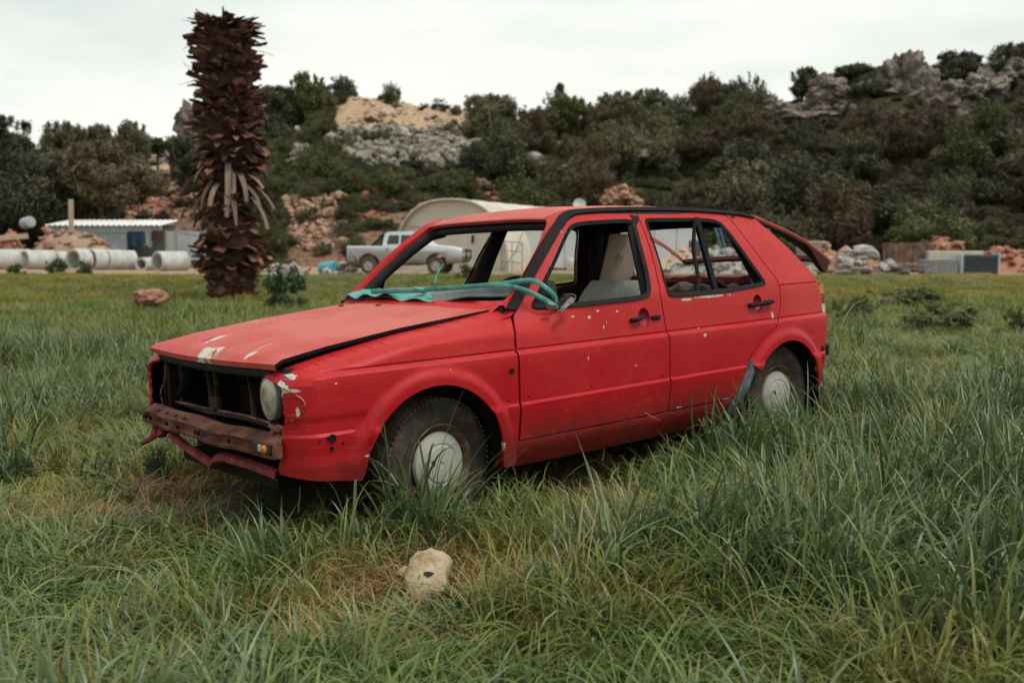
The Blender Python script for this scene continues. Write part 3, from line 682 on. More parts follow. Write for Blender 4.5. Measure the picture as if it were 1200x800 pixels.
def panel(name, outer, holes, mapf, mats, parent, step=.03, thick=.014, zl=ZL_, far=False, xs_extra=(), smooth=24, arches=False):
    """sheet-metal panel cut to an outline in (x, z), shaped by mapf, given thickness; the inner face is dark"""
    loops = [resample(outer, step)] + [resample(h, step) for h in holes]
    bv = np.array([p for L in loops for p in L]); ed = []; o = 0
    for L in loops:
        n = len(L); ed += [(o + i, o + (i + 1) % n) for i in range(n)]; o += n
    x0, z0 = bv.min(0); x1, z1 = bv.max(0)
    xs = np.arange(x0 + step * .5, x1, step); zs = np.concatenate([np.arange(z0 + step * .5, z1, step), [z for z in zl if z0 < z < z1]]); zs.sort()
    keep = [zs[0]]
    zl_s = set(zl)
    for z in zs[1:]:
        if z - keep[-1] < .0025: continue
        if z not in zl_s and z - keep[-1] < step * .35: continue
        keep.append(z)
    gx_, gz_ = np.meshgrid(xs, keep); gx_, gz_ = gx_.ravel(), gz_.ravel()
    k = inside(gx_, gz_, outer)
    for h in holes: k &= ~inside(gx_, gz_, h)
    gx_, gz_ = gx_[k], gz_[k]
    for (ccx, ccz), R0 in (((WF, .352), (WR, .358)) if arches else ()):
        rr = np.hypot(gx_ - ccx, gz_ - ccz); k = (rr < R0 - .02) | (rr > R0 + .092) | (gz_ < ccz - .1); gx_, gz_ = gx_[k], gz_[k]
        an = np.radians(np.arange(-16, 197, 3.2)); q = np.array([(ccx + (R0 + e_) * math.cos(a_), ccz + (R0 + e_) * math.sin(a_)) for e_ in (.009, .018, .027, .036, .044, .052, .060, .068, .075, .082) for a_ in an])
        q = q[inside(q[:, 0], q[:, 1], outer)]; gx_ = np.concatenate([gx_, q[:, 0]]); gz_ = np.concatenate([gz_, q[:, 1]])
    d = np.min(np.hypot(gx_[:, None] - bv[None, :, 0], gz_[:, None] - bv[None, :, 1]), 1); k = d > (.006 if arches else step * .33); gx_, gz_ = gx_[k], gz_[k]
    allv = [Vector(p) for p in bv] + [Vector((a, b_)) for a, b_ in zip(gx_, gz_)]
    rv, re, rf, *_ = delaunay_2d_cdt(allv, ed, [], 0, 1e-6)
    rv = np.array([tuple(v) for v in rv]); T = np.array([list(f) for f in rf])
    cen = rv[T].mean(1); k = inside(cen[:, 0], cen[:, 1], outer)
    for h in holes: k &= ~inside(cen[:, 0], cen[:, 1], h)
    T = T[k]; a = rv[T]; ar = (a[:, 1, 0] - a[:, 0, 0]) * (a[:, 2, 1] - a[:, 0, 1]) - (a[:, 2, 0] - a[:, 0, 0]) * (a[:, 1, 1] - a[:, 0, 1])
    T[ar < 0] = T[ar < 0][:, ::-1]; T = T[np.abs(ar) > 1e-9]
    P3 = np.array([mapf(x, z) for x, z in rv])
    fn = np.cross(P3[T[:, 1]] - P3[T[:, 0]], P3[T[:, 2]] - P3[T[:, 0]]); vn = np.zeros_like(P3)
    for i in range(3): np.add.at(vn, T[:, i], fn)
    vn /= np.maximum(np.linalg.norm(vn, axis=1), 1e-12)[:, None]
    Q3 = P3 - vn * thick
    # rim from boundary edges
    cnt = {}
    for tri in T:
        for i in range(3):
            e = (tri[i], tri[(i + 1) % 3]); cnt[e] = 1
    rim = [e for e in cnt if (e[1], e[0]) not in cnt]
    n = len(P3); V = list(map(tuple, P3)) + list(map(tuple, Q3)); Fc = [tuple(t_) for t_ in T] + [tuple(t_[::-1] + n) for t_ in T]; mi = [0] * len(T) + [1] * len(T)
    for (a_, b_) in rim:
        k_ = len(V); V += [tuple(P3[a_]), tuple(P3[b_]), tuple(Q3[b_]), tuple(Q3[a_])]; Fc.append((k_ + 1, k_, k_ + 3, k_ + 2)); mi.append(0)
    if far: V = [(x, -y, z) for x, y, z in V]; Fc = [f[::-1] for f in Fc]
    me = bpy.data.meshes.new(name); me.from_pydata(V, [], Fc)
    for m_ in (mats if isinstance(mats, (list, tuple)) else [mats, M_trim]): me.materials.append(m_)
    me.polygons.foreach_set('material_index', mi); finish(me, smooth); return link(name, me, parent)
def ribbon(name, P, Q, mat, parent, th=.008, closed=False, out=None):
    """a strip between two 3D lines with thickness along out(i) (default: -y side outward)"""
    P = [Vector(p) for p in P]; Q = [Vector(p) for p in Q]
    if closed: P.append(P[0]); Q.append(Q[0])
    A = []; B = []
    for i in range(len(P)):
        t_ = (P[min(i + 1, len(P) - 1)] - P[max(i - 1, 0)]); n = t_.cross(Q[i] - P[i]); n.normalize()
        if n.y * (-1 if P[i].y < 0 else 1) < 0: n = -n
        A.append([P[i], P[i] + n * th, Q[i] + n * th, Q[i]]);
    mb = MB(); mb.grid(A); mb.grid([[r_[3], r_[0]] for r_ in A]); return mb.build(name, mat, parent, smooth=30)
def mir(P): return [(x, -y, z) for x, y, z in P]
def sidept(x, z, off=0.): return (x, -(SY(x, z, False) + off), z)

FWIN = chaikin([(.552, .917), (.631, .994), (.711, 1.074), (.844, 1.205), (.949, 1.292), (1.023, 1.317), (1.22, 1.325), (1.405, 1.329), (1.449, 1.317), (1.44, 1.267), (1.407, 1.173), (1.374, 1.025), (1.342, .955), (1.308, .919), (1.05, .914), (.833, .911), (.667, .911)], 2)
RWIN = chaikin([(1.534, 1.328), (1.579, 1.332), (1.80, 1.331), (2.029, 1.329), (2.136, 1.319), (2.185, 1.290), (2.252, 1.107), (2.315, .973), (2.318, .943), (2.287, .935), (1.939, .917), (1.70, .916), (1.492, .917), (1.457, .936), (1.475, 1.044), (1.508, 1.218)], 2)
def arc(c, r_, a0, a1, n): return [(c[0] + r_ * math.cos(R(a0 + (a1 - a0) * i / (n - 1))), c[1] + r_ * math.sin(R(a0 + (a1 - a0) * i / (n - 1)))) for i in range(n)]
FT_X = [-.742, -.70, -.676, -.634, -.482, -.122, .343, .48]; FT_Z = [.728, .742, .751, .764, .795, .858, .909, .921]
def fender_map(x, z):
    zt = float(np.interp(x, FT_X, FT_Z)); s = max(0., zt - z); dz_ = .070
    roll = float(np.interp(x, [-.74, .0, .30, .48], [.150, .140, .085, .045]))
    y = SY(x, z)
    if s < dz_: y -= roll * (1 - math.sqrt(max(0, 1 - (1 - s / dz_) ** 2)))
    if x < -.56:                                            # the nose rounds inwards
        t_ = (-.56 - x) / .18; y -= .092 * t_ * t_; x = -.56 - .18 * t_ * (1 - .275 * t_)
    return (x, -y, z)
xs_top = list(np.linspace(.470, -.742, 46))
fo = [(x, float(np.interp(x, FT_X, FT_Z))) for x in xs_top]
# torn headlamp surround and the front edge down to the apron
tear = [(-.748, .715), (-.742, .700), (-.735, .690), (-.742, .675), (-.738, .655), (-.745, .640), (-.741, .618), (-.744, .600), (-.738, .576), (-.752, .497), (-.772, .375)]
fo += tear + [(-.766, .352), (-.60, .325), (-.425, .300)] + arc(WF, .352, 172, 0, 26) + [(.296, .250), (.300, .232), (.385, .226), (.3915, .336), (.3905, .511), (.3905, .723), (.394, .79), (.412, .842), (.442, .885)]
fx = [float(np.interp(0, [0], [0]))]
def offs_rows(far):
    # rows that follow the rolled top edge
    return None
def make_fender(far):
    s_rows = [.0008, .003, .007, .013, .022, .034, .048, .062, .075]
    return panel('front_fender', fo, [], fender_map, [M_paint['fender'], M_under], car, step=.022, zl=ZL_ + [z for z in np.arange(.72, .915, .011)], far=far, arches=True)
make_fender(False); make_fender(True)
FD = [(.4035, .338), (.4025, .511), (.4025, .723), (.406, .79), (.424, .842), (.454, .885), (.484, .917), (.563, .990), (.637, 1.058), (.751, 1.161), (.866, 1.252), (.973, 1.325), (1.05, 1.351), (1.20, 1.360), (1.462, 1.364), (1.497, 1.355), (1.485, 1.25), (1.44, 1.06), (1.402, .93), (1.405, .86), (1.414, .735), (1.414, .338)]
RD = [(1.421, .338), (1.421, .735), (1.412, .86), (1.409, .93), (1.447, 1.06), (1.492, 1.25), (1.505, 1.355), (1.53, 1.364), (1.80, 1.365), (2.03, 1.362), (2.20, 1.352), (2.245, 1.342), (2.275, 1.315), (2.311, 1.222), (2.361, 1.108), (2.405, 1.027), (2.432, .975), (2.444, .93), (2.438, .854), (2.428, .81), (2.379, .737), (2.345, .704), (2.24, .660), (2.157, .610), (2.098, .556), (2.072, .53), (2.045, .46), (2.02, .40), (1.985, .338)]
side_map = lambda x, z: (x, -SY(x, z), z)
def cup_o(cx, z): return [(cx + .042 * math.cos(a), z + .004 + .048 * math.sin(a)) for a in np.linspace(0, 2 * math.pi, 22, endpoint=False)]
doors = []
for far in (False, True):
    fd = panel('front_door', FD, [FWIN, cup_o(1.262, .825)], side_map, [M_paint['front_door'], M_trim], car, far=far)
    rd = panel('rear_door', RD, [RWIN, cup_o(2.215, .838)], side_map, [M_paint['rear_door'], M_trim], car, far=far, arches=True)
    doors.append((fd, rd))
    sgn = (lambda P: mir(P)) if far else (lambda P: P)
    for dr, W in ((fd, FWIN), (rd, RWIN)):
        cx, cz = np.mean([p[0] for p in W]), np.mean([p[1] for p in W])
        P_ = [sidept(x, z, .002) for x, z in W]; Q_ = []
        for i, (x, z) in enumerate(W):
            a, b_ = np.array(W[i - 1]), np.array(W[(i + 1) % len(W)]); tg = b_ - a; nn = np.array([-tg[1], tg[0]]) / np.linalg.norm(tg)
            if nn @ np.array([cx - x, cz - z]) < 0: nn = -nn
            q = np.array([x, z]) + nn * .020; Q_.append(sidept(q[0], q[1], -.006))
        ribbon('window_seal', sgn(P_), sgn(Q_), M_rubber, dr, .004, True)
    # quarter panel
QP = [(2.252, 1.345), (2.35, 1.356), (2.484, 1.340), (2.512, 1.327), (2.622, 1.232), (2.734, 1.121), (2.844, 1.008), (2.882, .945), (2.900, .925), (2.914, .875), (2.918, .781), (2.912, .742), (2.975, .733), (2.984, .715), (2.972, .585), (2.958, .577), (2.905, .566), (2.900, .461), (2.889, .398), (2.845, .33), (2.812, .30)] + arc(WR, .358, 6, 144, 26) + [(2.083, .527), (2.105, .553), (2.163, .605), (2.243, .654), (2.349, .698), (2.385, .732), (2.434, .806), (2.445, .854), (2.451, .93), (2.439, .977), (2.411, 1.031), (2.367, 1.112), (2.317, 1.226), (2.281, 1.319)]
def quarter_map(x, z):
    y = SY(x, z)
    if .925 < z < .933 and x > 2.46: y -= .003
    if x > 2.86: y -= .035 * ((x - 2.86) / .13) ** 2
    return (x, -y, z)
for far in (False, True):
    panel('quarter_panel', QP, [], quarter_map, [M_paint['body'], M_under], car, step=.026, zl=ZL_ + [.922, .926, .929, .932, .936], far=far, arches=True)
# sills
SILL = [(.302, .330), (.70, .3305), (1.2, .3285), (1.7, .3285), (1.978, .3285), (2.03, .40), (2.045, .38), (2.06, .24), (1.9, .198), (1.0, .195), (.40, .205), (.30, .222)]
def sill_map(x, z): return (x, -(SY(x, .33, False) + .010 - .075 * max(0, (.325 - z) / .13) ** 1.6), z)
for far in (False, True): panel('sill', SILL, [], sill_map, [M_paint['body'], M_under], car, step=.03, zl=[.326, .32, .31, .30, .285], far=far)
# black roof gutter strips down the A pillars
GL = [(.425, .922), (.507, .993), (.585, 1.068), (.681, 1.157), (.798, 1.256), (.872, 1.314), (.931, 1.352), (.972, 1.366), (1.023, 1.376), (1.25, 1.385), (1.52, 1.389), (1.80, 1.388), (2.049, 1.382), (2.351, 1.364), (2.470, 1.345), (2.515, 1.333)]
GR = [(.482, .914), (.561, .988), (.635, 1.058), (.749, 1.162), (.862, 1.255), (.922, 1.298), (.973, 1.330), (1.02, 1.349), (1.084, 1.359), (1.28, 1.366), (1.507, 1.371), (1.80, 1.370), (2.031, 1.363), (2.33, 1.347), (2.455, 1.331), (2.500, 1.322)]
GLs = chaikin(GL, 1, False); GRs = chaikin(GR, 1, False)
for far in (False, True):
    P_ = [sidept(x, z, .003) for x, z in GLs]; Q_ = [sidept(x, z, .004) for x, z in GRs]
    ribbon('roof_gutter_strip', mir(P_) if far else P_, mir(Q_) if far else Q_, M_rubber, car, .010)
# A pillars with the windscreen frame, header
WSB, WST = Vector((.467, -.672, .952)), Vector((.905, -.500, 1.335))
inner = [Vector((.425, -.665, .938)), Vector((.467, -.660, .962))] + [WSB.lerp(WST, k) + Vector((-.006, -.034, .006)) * math.sin(math.pi * k) for k in (.1, .25, .4, .55, .7, .85, .93)] + [Vector((.897, -.490, 1.335)), Vector((.904, -.465, 1.345)), Vector((.98, -.44, 1.362))]
outer_ = [Vector(sidept(x, z)) for x, z in [(.430, .926), (.468, .960), (.505, .992), (.560, 1.045), (.622, 1.103), (.690, 1.165), (.765, 1.229), (.840, 1.289), (.893, 1.326), (.931, 1.352), (.990, 1.371), (1.08, 1.376)]]
for far in (False, True):
    A = []
    for i in range(len(inner)):
        a, b_ = outer_[i], inner[i]; mid = a.lerp(b_, .5) + Vector((-.006, -.008, .010)); lip = b_ + Vector((.020, .006, -.012))
        A.append([a, a.lerp(mid, .6) + Vector((-.002, -.003, .004)), mid, b_, lip])
    if far: A = [[Vector((p.x, -p.y, p.z)) for p in r_] for r_ in A]
    mb = MB(); mb.grid(A, far); ob = mb.build('windscreen_pillar', M_paint['body'], car, smooth=40)
    # dark inner pillar casing
    s_ = 1 if far else -1
    MB().tube([(x + .035, s_ * (abs(y) - .010), z - .028) for x, y, z in [tuple(inner[1]), tuple(inner[4]), tuple(inner[6]), tuple(inner[8]), (.95, -.485, 1.33)]], .030, 10).build('pillar_casing', M_trim, ob, smooth=60)
# roof
def roof_pt(u, v):
    """u front to back, v across (-1..1)"""
    xf = .905 - .045 * (1 - v * v); xr = 2.52 - .02 * v * v; x = xf + (xr - xf) * u
    ze = float(np.interp(x, [p[0] for p in GL], [p[1] for p in GL])); ye = SY(x, min(ze, 1.389), False)
    if x < 1.0: ye = float(np.interp(x, [.86, .905, 1.0], [.47, .50, ye]))
    crown = float(np.interp(x, [.86, .95, 1.2, 1.6, 2.1, 2.4, 2.52], [.012, .020, .030, .031, .029, .024, .014]))
    ze = float(np.interp(x, [.86, .905], [1.338, 1.342])) if x < .905 else ze if x > 1.0 else float(np.interp(x, [.905, 1.0], [1.342, 1.372]))
    return Vector((x, v * (ye - .004), ze + crown * (1 - abs(v) ** 2.6)))
us_ = [0, .004, .012, .03, .06] + list(np.linspace(.1, 1, 26)); vs_ = np.sin(np.linspace(-1, 1, 29) * math.pi / 2)
mb = MB(); Pr = [[roof_pt(u, v) for v in vs_] for u in us_]; mb.grid(Pr)
lipf = [[p + Vector((0, 0, 0)) for p in Pr[0]], [p + Vector((-.006, 0, -.008)) for p in Pr[0]], [p + Vector((.012, 0, -.022)) for p in Pr[0]]]
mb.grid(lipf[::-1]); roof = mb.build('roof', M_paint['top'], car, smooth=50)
mb = MB(); mb.grid([[p + Vector((.02 * (1 - 2 * i / 30), 0, -.028)) for p in r_] for i, r_ in enumerate(Pr)]); mb.build('headliner', M_trim, roof, smooth=60)
MB().tube([roof_pt(0, v) + Vector((.045, 0, -.045)) for v in np.linspace(-.97, .97, 15)], .026, 8, .8).build('header_rail', M_trim, roof, smooth=60)
for s_ in (-1, 1): MB().tube([(x, s_ * (SY(x, 1.34, False) - .035), z) for x, z in [(.98, 1.325), (1.3, 1.345), (1.8, 1.348), (2.2, 1.335), (2.45, 1.31)]], .028, 8).build('side_rail', M_trim, roof, smooth=60)
MB().tube([(2.49 - .03 * v * v, v * .52, 1.305 + .012 * (1 - v * v)) for v in np.linspace(-1, 1, 15)], .036, 8, .9).build('rear_header', M_trim, roof, smooth=60)
# hood, sprung slightly open at the front
HZX = [-.72, -.69, -.66, -.47, -.11, .38]; HZZ = [.770, .781, .797, .830, .877, .922]
def hood_pt(u, v):
    w = .645; xf = -.692 - .040 * (1 - v * v); xr = .385 - .10 * (1 - v * v); x = xf + (xr - xf) * u; y = v * w
    z = float(np.interp(x + .040 * (1 - v * v) * (1 - u), HZX, HZZ)) + .024 * (1 - abs(v) ** 2.2) * float(np.interp(u, [0, .12, 1], [.2, 1, .9]))
    z += .005 * float(sst(.62, .54, abs(v))) * float(sst(.04, .2, u)) - .010 * (1 - v * v) * float(sst(.06, 0, u))
    # dents and a buckle near the front corner
    z -= .006 * math.exp(-((x + .55) / .10) ** 2 - ((y + .12) / .16) ** 2) + .004 * math.exp(-((x + .2) / .2) ** 2 - ((y - .3) / .12) ** 2)
    return Vector((x, y, z))
us_ = [0, .006, .016, .03, .05] + list(np.linspace(.075, 1, 34)); vs_ = np.linspace(-1, 1, 41)
Ph = [[hood_pt(u, v) for v in vs_] for u in us_]
lip = [p + Vector((.004, 0, -.022)) for p in Ph[0]]; lip2 = [p + Vector((.03, 0, -.030)) for p in Ph[0]]
sl = [[r_[0] + Vector((0, .002, -.014)), r_[0]] for r_ in Ph]; sr = [[r_[-1], r_[-1] + Vector((0, -.002, -.014))] for r_ in Ph]
mb = MB(); mb.grid([lip2, lip] + Ph); mb.cur = 1; mb.grid(sl); mb.grid(sr); mb.grid([[p + Vector((.004, 0, -.016)) for p in r_] for r_ in Ph], True)  # hood side edges black: shade of the open gap painted onto them
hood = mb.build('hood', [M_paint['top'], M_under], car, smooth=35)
mb = MB(); mb.tube([p + Vector((.035, 0, -.04)) for p in Ph[0][2:-2]], .014, 8, 1.6); mb.build('hood_frame', M_trim, hood, smooth=60)
for (x, y) in ((.25, .42), (.24, .05), (.36, -.36)):
    p = hood_pt((x + .69) / 1.05, y / .645); MB().lathe([(0, .012), (.012, .011), (.016, .004), (.017, -.004)], (x, y, p.z), (0, 0, 1), 14).build('rubber_plug', M_rubber, hood, smooth=60)
# cowl between hood and windscreen opening
A = [];
for v in np.linspace(-1, 1, 21):
    r_ = hood_pt(1, v); A.append([Vector((r_.x - .06, v * .66, r_.z - .035)), Vector((r_.x - .01, v * .665, r_.z - .018)), Vector((r_.x + .035, v * .668, r_.z + .012)), Vector((.462 - .09 * (1 - v * v), v * .672, .957 + .004 * (1 - v * v))), Vector((.485 - .09 * (1 - v * v), v * .665, .945))])
mb = MB(); mb.grid(A, True); mb.build('cowl', M_paint['body'], car, smooth=40)
for s_ in (-1, 1):
    mb = MB(); mb.grid([[(.30, s_ * .60, .880), (.40, s_ * .62, .915), (.475, s_ * .650, .957)], [(.30, s_ * .69, .878), (.40, s_ * .69, .896), (.480, s_ * .690, .940)], [(.34, s_ * .73, .872), (.44, s_ * .735, .893), (.50, s_ * .715, .925)]], s_ < 0); mb.build('pillar_base', M_paint['body'], car, smooth=60)
# dashboard with steering wheel, crumpled windscreen film lying on it
mb = MB(); mb.slab([[(.42 + .0 * a, y, .93 + .02 * a) if a == 0 else (.42 + .42 * a, y, .945 + .012 * math.sin(a * 3)) for y in np.linspace(-.70, .70, 15)] for a in (0, .2, .5, .8, 1.)], .30); mb.build('dashboard', M_trim, car, smooth=40)
stw = MB().lathe([(.182 + .014 * math.cos(a), .014 * math.sin(a)) for a in np.linspace(0, 2 * math.pi, 12, endpoint=False)], (.86, -.19, .885), (-.85, 0, .52), 40, True)
stw.box((.86, -.19, .885), (.05, .32, .04), (0, R(30), 0), bev=.012); stw.box((.87, -.19, .875), (.09, .12, .09), (0, R(30), 0), bev=.02); stw.tube([(.86, -.19, .885), (.60, -.19, .74)], .025, 8)
stw.build('steering_wheel', M_rubber, car, smooth=50)
m, t, b, o = new_mat('crazed_glass_film'); v = objco(t); vo = N(t, 'ShaderNodeTexVoronoi', Scale=38.); vo.feature = 'DISTANCE_TO_EDGE'; t.links.new(v, vo.inputs['Vector'])
n1 = noise_n(t, 3.2, 5, .65, v); yv = sepz(t, v)[1]
ed_ = math_(t, 'LESS_THAN', vo.outputs['Distance'], .035)
cc = ramp(t, n1, [(.35, (.022, .030, .032)), (.55, (.045, .062, .064)), (.7, (.13, .19, .18))])
cc = mixc(t, math_(t, 'MULTIPLY', ed_, .4), cc, (.25, .30, .29))
t.links.new(cc, b.inputs['Base Color']); b.inputs['Roughness'].default_value = .34; bump(t, b, vo.outputs['Distance'], .4, .004); M_film = m
M_net = mottled('teal_net', [(.02, .12, .10), (.06, .26, .22), (.14, .38, .33)], 16, .6, .4, .004)
def film(v_, k):
    y = .64 - 1.16 * v_; x = (.44 - .09 * (1 - (y / .67) ** 2)) + k * (.40 + .10 * v_) ; z = .966 + .026 * k + .012 * math.sin(y * 9 + k * 4) * (1 - k * .4) + ns(x, y, 5.) * .012
    return Vector((x, y, z))
mb = MB(); mb.slab([[film(a, k) for k in np.linspace(0, 1, 14)] for a in np.linspace(0, 1, 30)], .006); ob = mb.build('fallen_windscreen', M_film, car, smooth=50)
mb = MB()
mb.slab([[film(a, k) + Vector((-.03 * (1 - k), 0, .010 + .010 * math.sin(a * 30 + k * 5))) for k in np.linspace(0, .50 - .45 * a + .06 * math.sin(a * 23), 10)] for a in np.linspace(-.05, .80, 56)], .003)
tag(mb.build('net_scrap', M_net, None, smooth=50), 'crumpled teal net lying along the base of the open windscreen', 'net').matrix_world = CARM
st = MB()
def flat_strap(pts, w=.015, th=.009):
    pts = chaikin([tuple(p) for p in pts], 3, False); st.tube(pts, .0035, 8, w / .0045)
flat_strap([(.30, .20, 1.000), (.36, -.10, 1.006), (.41, -.34, 1.018), (.50, -.60, 1.032), (.545, -.712, 1.048), (.59, -.735, 1.046), (.66, -.735, 1.010), (.72, -.745, .955), (.712, -.74, .918), (.735, -.70, .925)])
flat_strap([(.47, -.55, 1.030), (.505, -.702, 1.020), (.56, -.765, .985), (.62, -.785, .950), (.70, -.775, .913), (.73, -.72, .918)])
flat_strap([(.40, -.22, 1.01), (.375, -.25, 1.045), (.43, -.20, 1.09), (.47, -.20, 1.13)], .006)
st.box((.37, -.13, 1.008), (.05, .06, .022), (.2, .3, .5), bev=.008)
tag(st.build('tie_strap', M_net, None, smooth=60), 'teal webbing strap knotted round the near windscreen pillar of the red car', 'strap').matrix_world = CARM
# near mirror triangle and the stub of the lost mirror
tri = chaikin([(.558, .915), (.704, 1.062), (.700, .98), (.684, .910)], 1)
panel('mirror_triangle', tri, [], lambda x, z: (x, -(SY(x, z, False) - .004), z), [M_rubber, M_rubber], doors[0][0], step=.03, thick=.012, zl=[])
panel('mirror_triangle', tri, [], lambda x, z: (x, -(SY(x, z, False) - .004), z), [M_rubber, M_rubber], doors[1][0], step=.03, thick=.012, zl=[], far=True)
mb = MB(); mb.box((.700, -.83, .933), (.105, .022, .012), (R(20), R(-30), R(10)), bev=.004); mb.box((.676, -.838, .917), (.075, .016, .010), (R(10), R(-30), 0), bev=.003); mb.box((.63, -.80, .925), (.05, .02, .03), (R(30), R(10), 0), bev=.004)
for k in range(3): mb.tube(chaikin([(.70, -.76, .92), (.71, -.79 - .01 * k, .955 + .012 * k), (.73 + .02 * k, -.83, .95 + .01 * k), (.72, -.84, .932)], 2, False), .003, 6)
mb.build('mirror_stub', [mottled('scuffed_grey_plastic', [(.03, .03, .03), (.12, .12, .115), (.3, .3, .29)], 22, .6, .3, .003)], doors[0][0], smooth=40)
# door handles in their pressed cups
def handle(dr, x0, x1, z, cup_x, broken, far):
    s_ = 1 if far else -1; y = SY((x0 + x1) / 2, z, True)
    cup = MB(); pr = [(cup_x + .042 * math.cos(a) * (1.0), z + .004 + .048 * math.sin(a)) for a in np.linspace(0, 2 * math.pi, 22, endpoint=False)]
    rings = []
    for k_, d_ in ((1., .0005), (.93, -.012), (.7, -.024), (.2, -.026)):
        rings.append([(cup_x + (px_ - cup_x) * k_, s_ * (SY(px_, pz_, True) + d_), z + (pz_ - z) * k_) for px_, pz_ in pr] )
    for r_ in rings: r_.append(r_[0])
    cup.grid(rings, not far); cup.build('handle_cup', mcup, dr, smooth=50)
    h = MB()
    if broken:
        h.tube([(x0, s_ * (y + .010), z - .004), (x0 + .04, s_ * (y + .018), z - .001), (x0 + .085, s_ * (y + .012), z + .006)], [.013, .014, .010], 10, .8); h.box((x1 - .03, s_ * (y + .004), z - .002), (.066, .016, .024), bev=.008)
    else:
        h.tube([(x0, s_ * (y + .012), z - .004), (x0 + .05, s_ * (y + .022), z - .002), (x1 - .04, s_ * (y + .022), z + .004), (x1, s_ * (y + .012), z + .006)], [.013, .013, .015, .015], 10, .8); h.box((x0 + .01, s_ * (y + .004), z - .003), (.03, .014, .024), bev=.006); h.box((x1 - .03, s_ * (y + .004), z + .004), (.06, .014, .028), bev=.006)
    h.build('door_handle', M_rubber, dr, smooth=50)
mcup = mottled('red_cup', [(.22, .008, .012), (.30, .012, .018)], 12, .5, .1, .002)
handle(doors[0][0], 1.155, 1.375, .825, 1.262, True, False); handle(doors[0][1], 2.125, 2.335, .838, 2.215, False, False)
handle(doors[1][0], 1.155, 1.375, .825, 1.262, False, True); handle(doors[1][1], 2.125, 2.335, .838, 2.215, False, True)
# little round holes left by lost trim, the side lamp and marker holes
def hole(parent, x, z, r_, name='trim_hole', f=fender_map):
    p = Vector(f(x, z)); MB().lathe([(r_, .0), (r_ * .96, .0025), (r_ * .72, .001), (0, .0008)], (p.x, p.y - .0008, p.z), (0, -1, 0), 16).build(name, M_under, parent, smooth=40)
for (x, z, r_) in ((.354, .657, .013), (.335, .655, .004), (-.546, .488, .017), (-.548, .447, .009), (-.50, .463, .005), (-.60, .485, .004), (-.565, .492, .007)): hole(car, x, z, r_)
for (x, z, r_) in ((2.862, .525, .018), (2.87, .47, .006), (2.87, .445, .005)): hole(car, x, z, r_, f=quarter_map)
for (x, z, r_) in ((.33, .528, .004), (.45, .533, .004), (.85, .53, .003), (1.36, .525, .004)): hole(car, x, z, r_, f=side_map)
# window post, hanging strap and prop in the rear door opening
mb = MB(); mb.box((1.938, -.655, 1.12), (.036, .022, .44), (R(-17), 0, 0)); mb.build('window_divider', M_rubber, doors[0][1], smooth=30)
MB().tube([(1.915, -.60, 1.325), (1.86, -.63, 1.15), (1.815, -.70, 1.0), (1.76, -.735, .925)], .011, 8, .5).build('hanging_seal', M_rubber, doors[0][1], smooth=60)
MB().tube([(1.96, -.66, 1.00), (2.06, -.72, .93), (2.10, -.73, .925)], .010, 8).build('loose_rod', M_rubber, doors[0][1], smooth=60)
mb = MB(); mb.box((1.938, .655, 1.12), (.036, .022, .44), (R(17), 0, 0)); mb.build('window_divider', M_rubber, doors[1][1], smooth=30)
# torn blue grey liner at the rear arch
lin = [(2.083, .545), (2.205, .535), (2.165, .47), (2.135, .415), (2.085, .355), (2.04, .285), (1.965, .235), (1.90, .232), (1.93, .29), (1.965, .345), (2.01, .40), (2.04, .46)]
panel('loose_arch_liner', chaikin(lin, 1), [], lambda x, z: (x, -(SY(x, z, False) + .012 + .016 * math.sin((x * 1.2 - z) * 34) * .5 - .25 * max(0, (x - 2.10)) * 1.2 - .06 * max(0, .33 - z)), z), [M_blueplast, M_under], car, step=.014, thick=.006, zl=[], smooth=60)
# B and C pillar casings, tan side board, belts
for s_ in (-1, 1):
    MB().tube([(1.405, s_ * .70, .36), (1.395, s_ * .735, .75), (1.40, s_ * .715, .95), (1.435, s_ * .625, 1.15), (1.475, s_ * .535, 1.335)], [.07, .07, .062, .056, .052], 10, .55, up=(0, 1, 0)).build('centre_pillar', M_trim, car, smooth=60)
    MB().tube([(2.46, s_ * .70, .80), (2.42, s_ * .685, .95), (2.35, s_ * .60, 1.15), (2.30, s_ * .53, 1.33)], [.07, .065, .06, .06], 8, .55, up=(0, 1, 0)).build('rear_pillar', M_trim, car, smooth=60)
    mb = MB(); mb.slab([[(x, s_ * (.64 - .33 * max(0, z - .93)), z) for x in (2.40, 2.55, 2.72)] for z in (.94, 1.05, 1.16, 1.27)], .012, (0, -s_, 0)); mb.build('side_board', M_tan, car, smooth=30)
MB().lathe([(.010, 0), (.012, .004), (.006, .006), (0, .006)], (1.395, -.655, .965), (0, -1, 0), 14).build('belt_bolt', M_cap, car, smooth=40)
tg_ = MB().lathe([(.030, 0), (.034, .004), (.026, .005), (.028, .001)], (2.545, .565, 1.13), (.3, -1, .3), 20); tg_.build('round_clip', mottled('brown_plastic', [(.08, .055, .04), (.12, .085, .06)], 10), car, smooth=40)
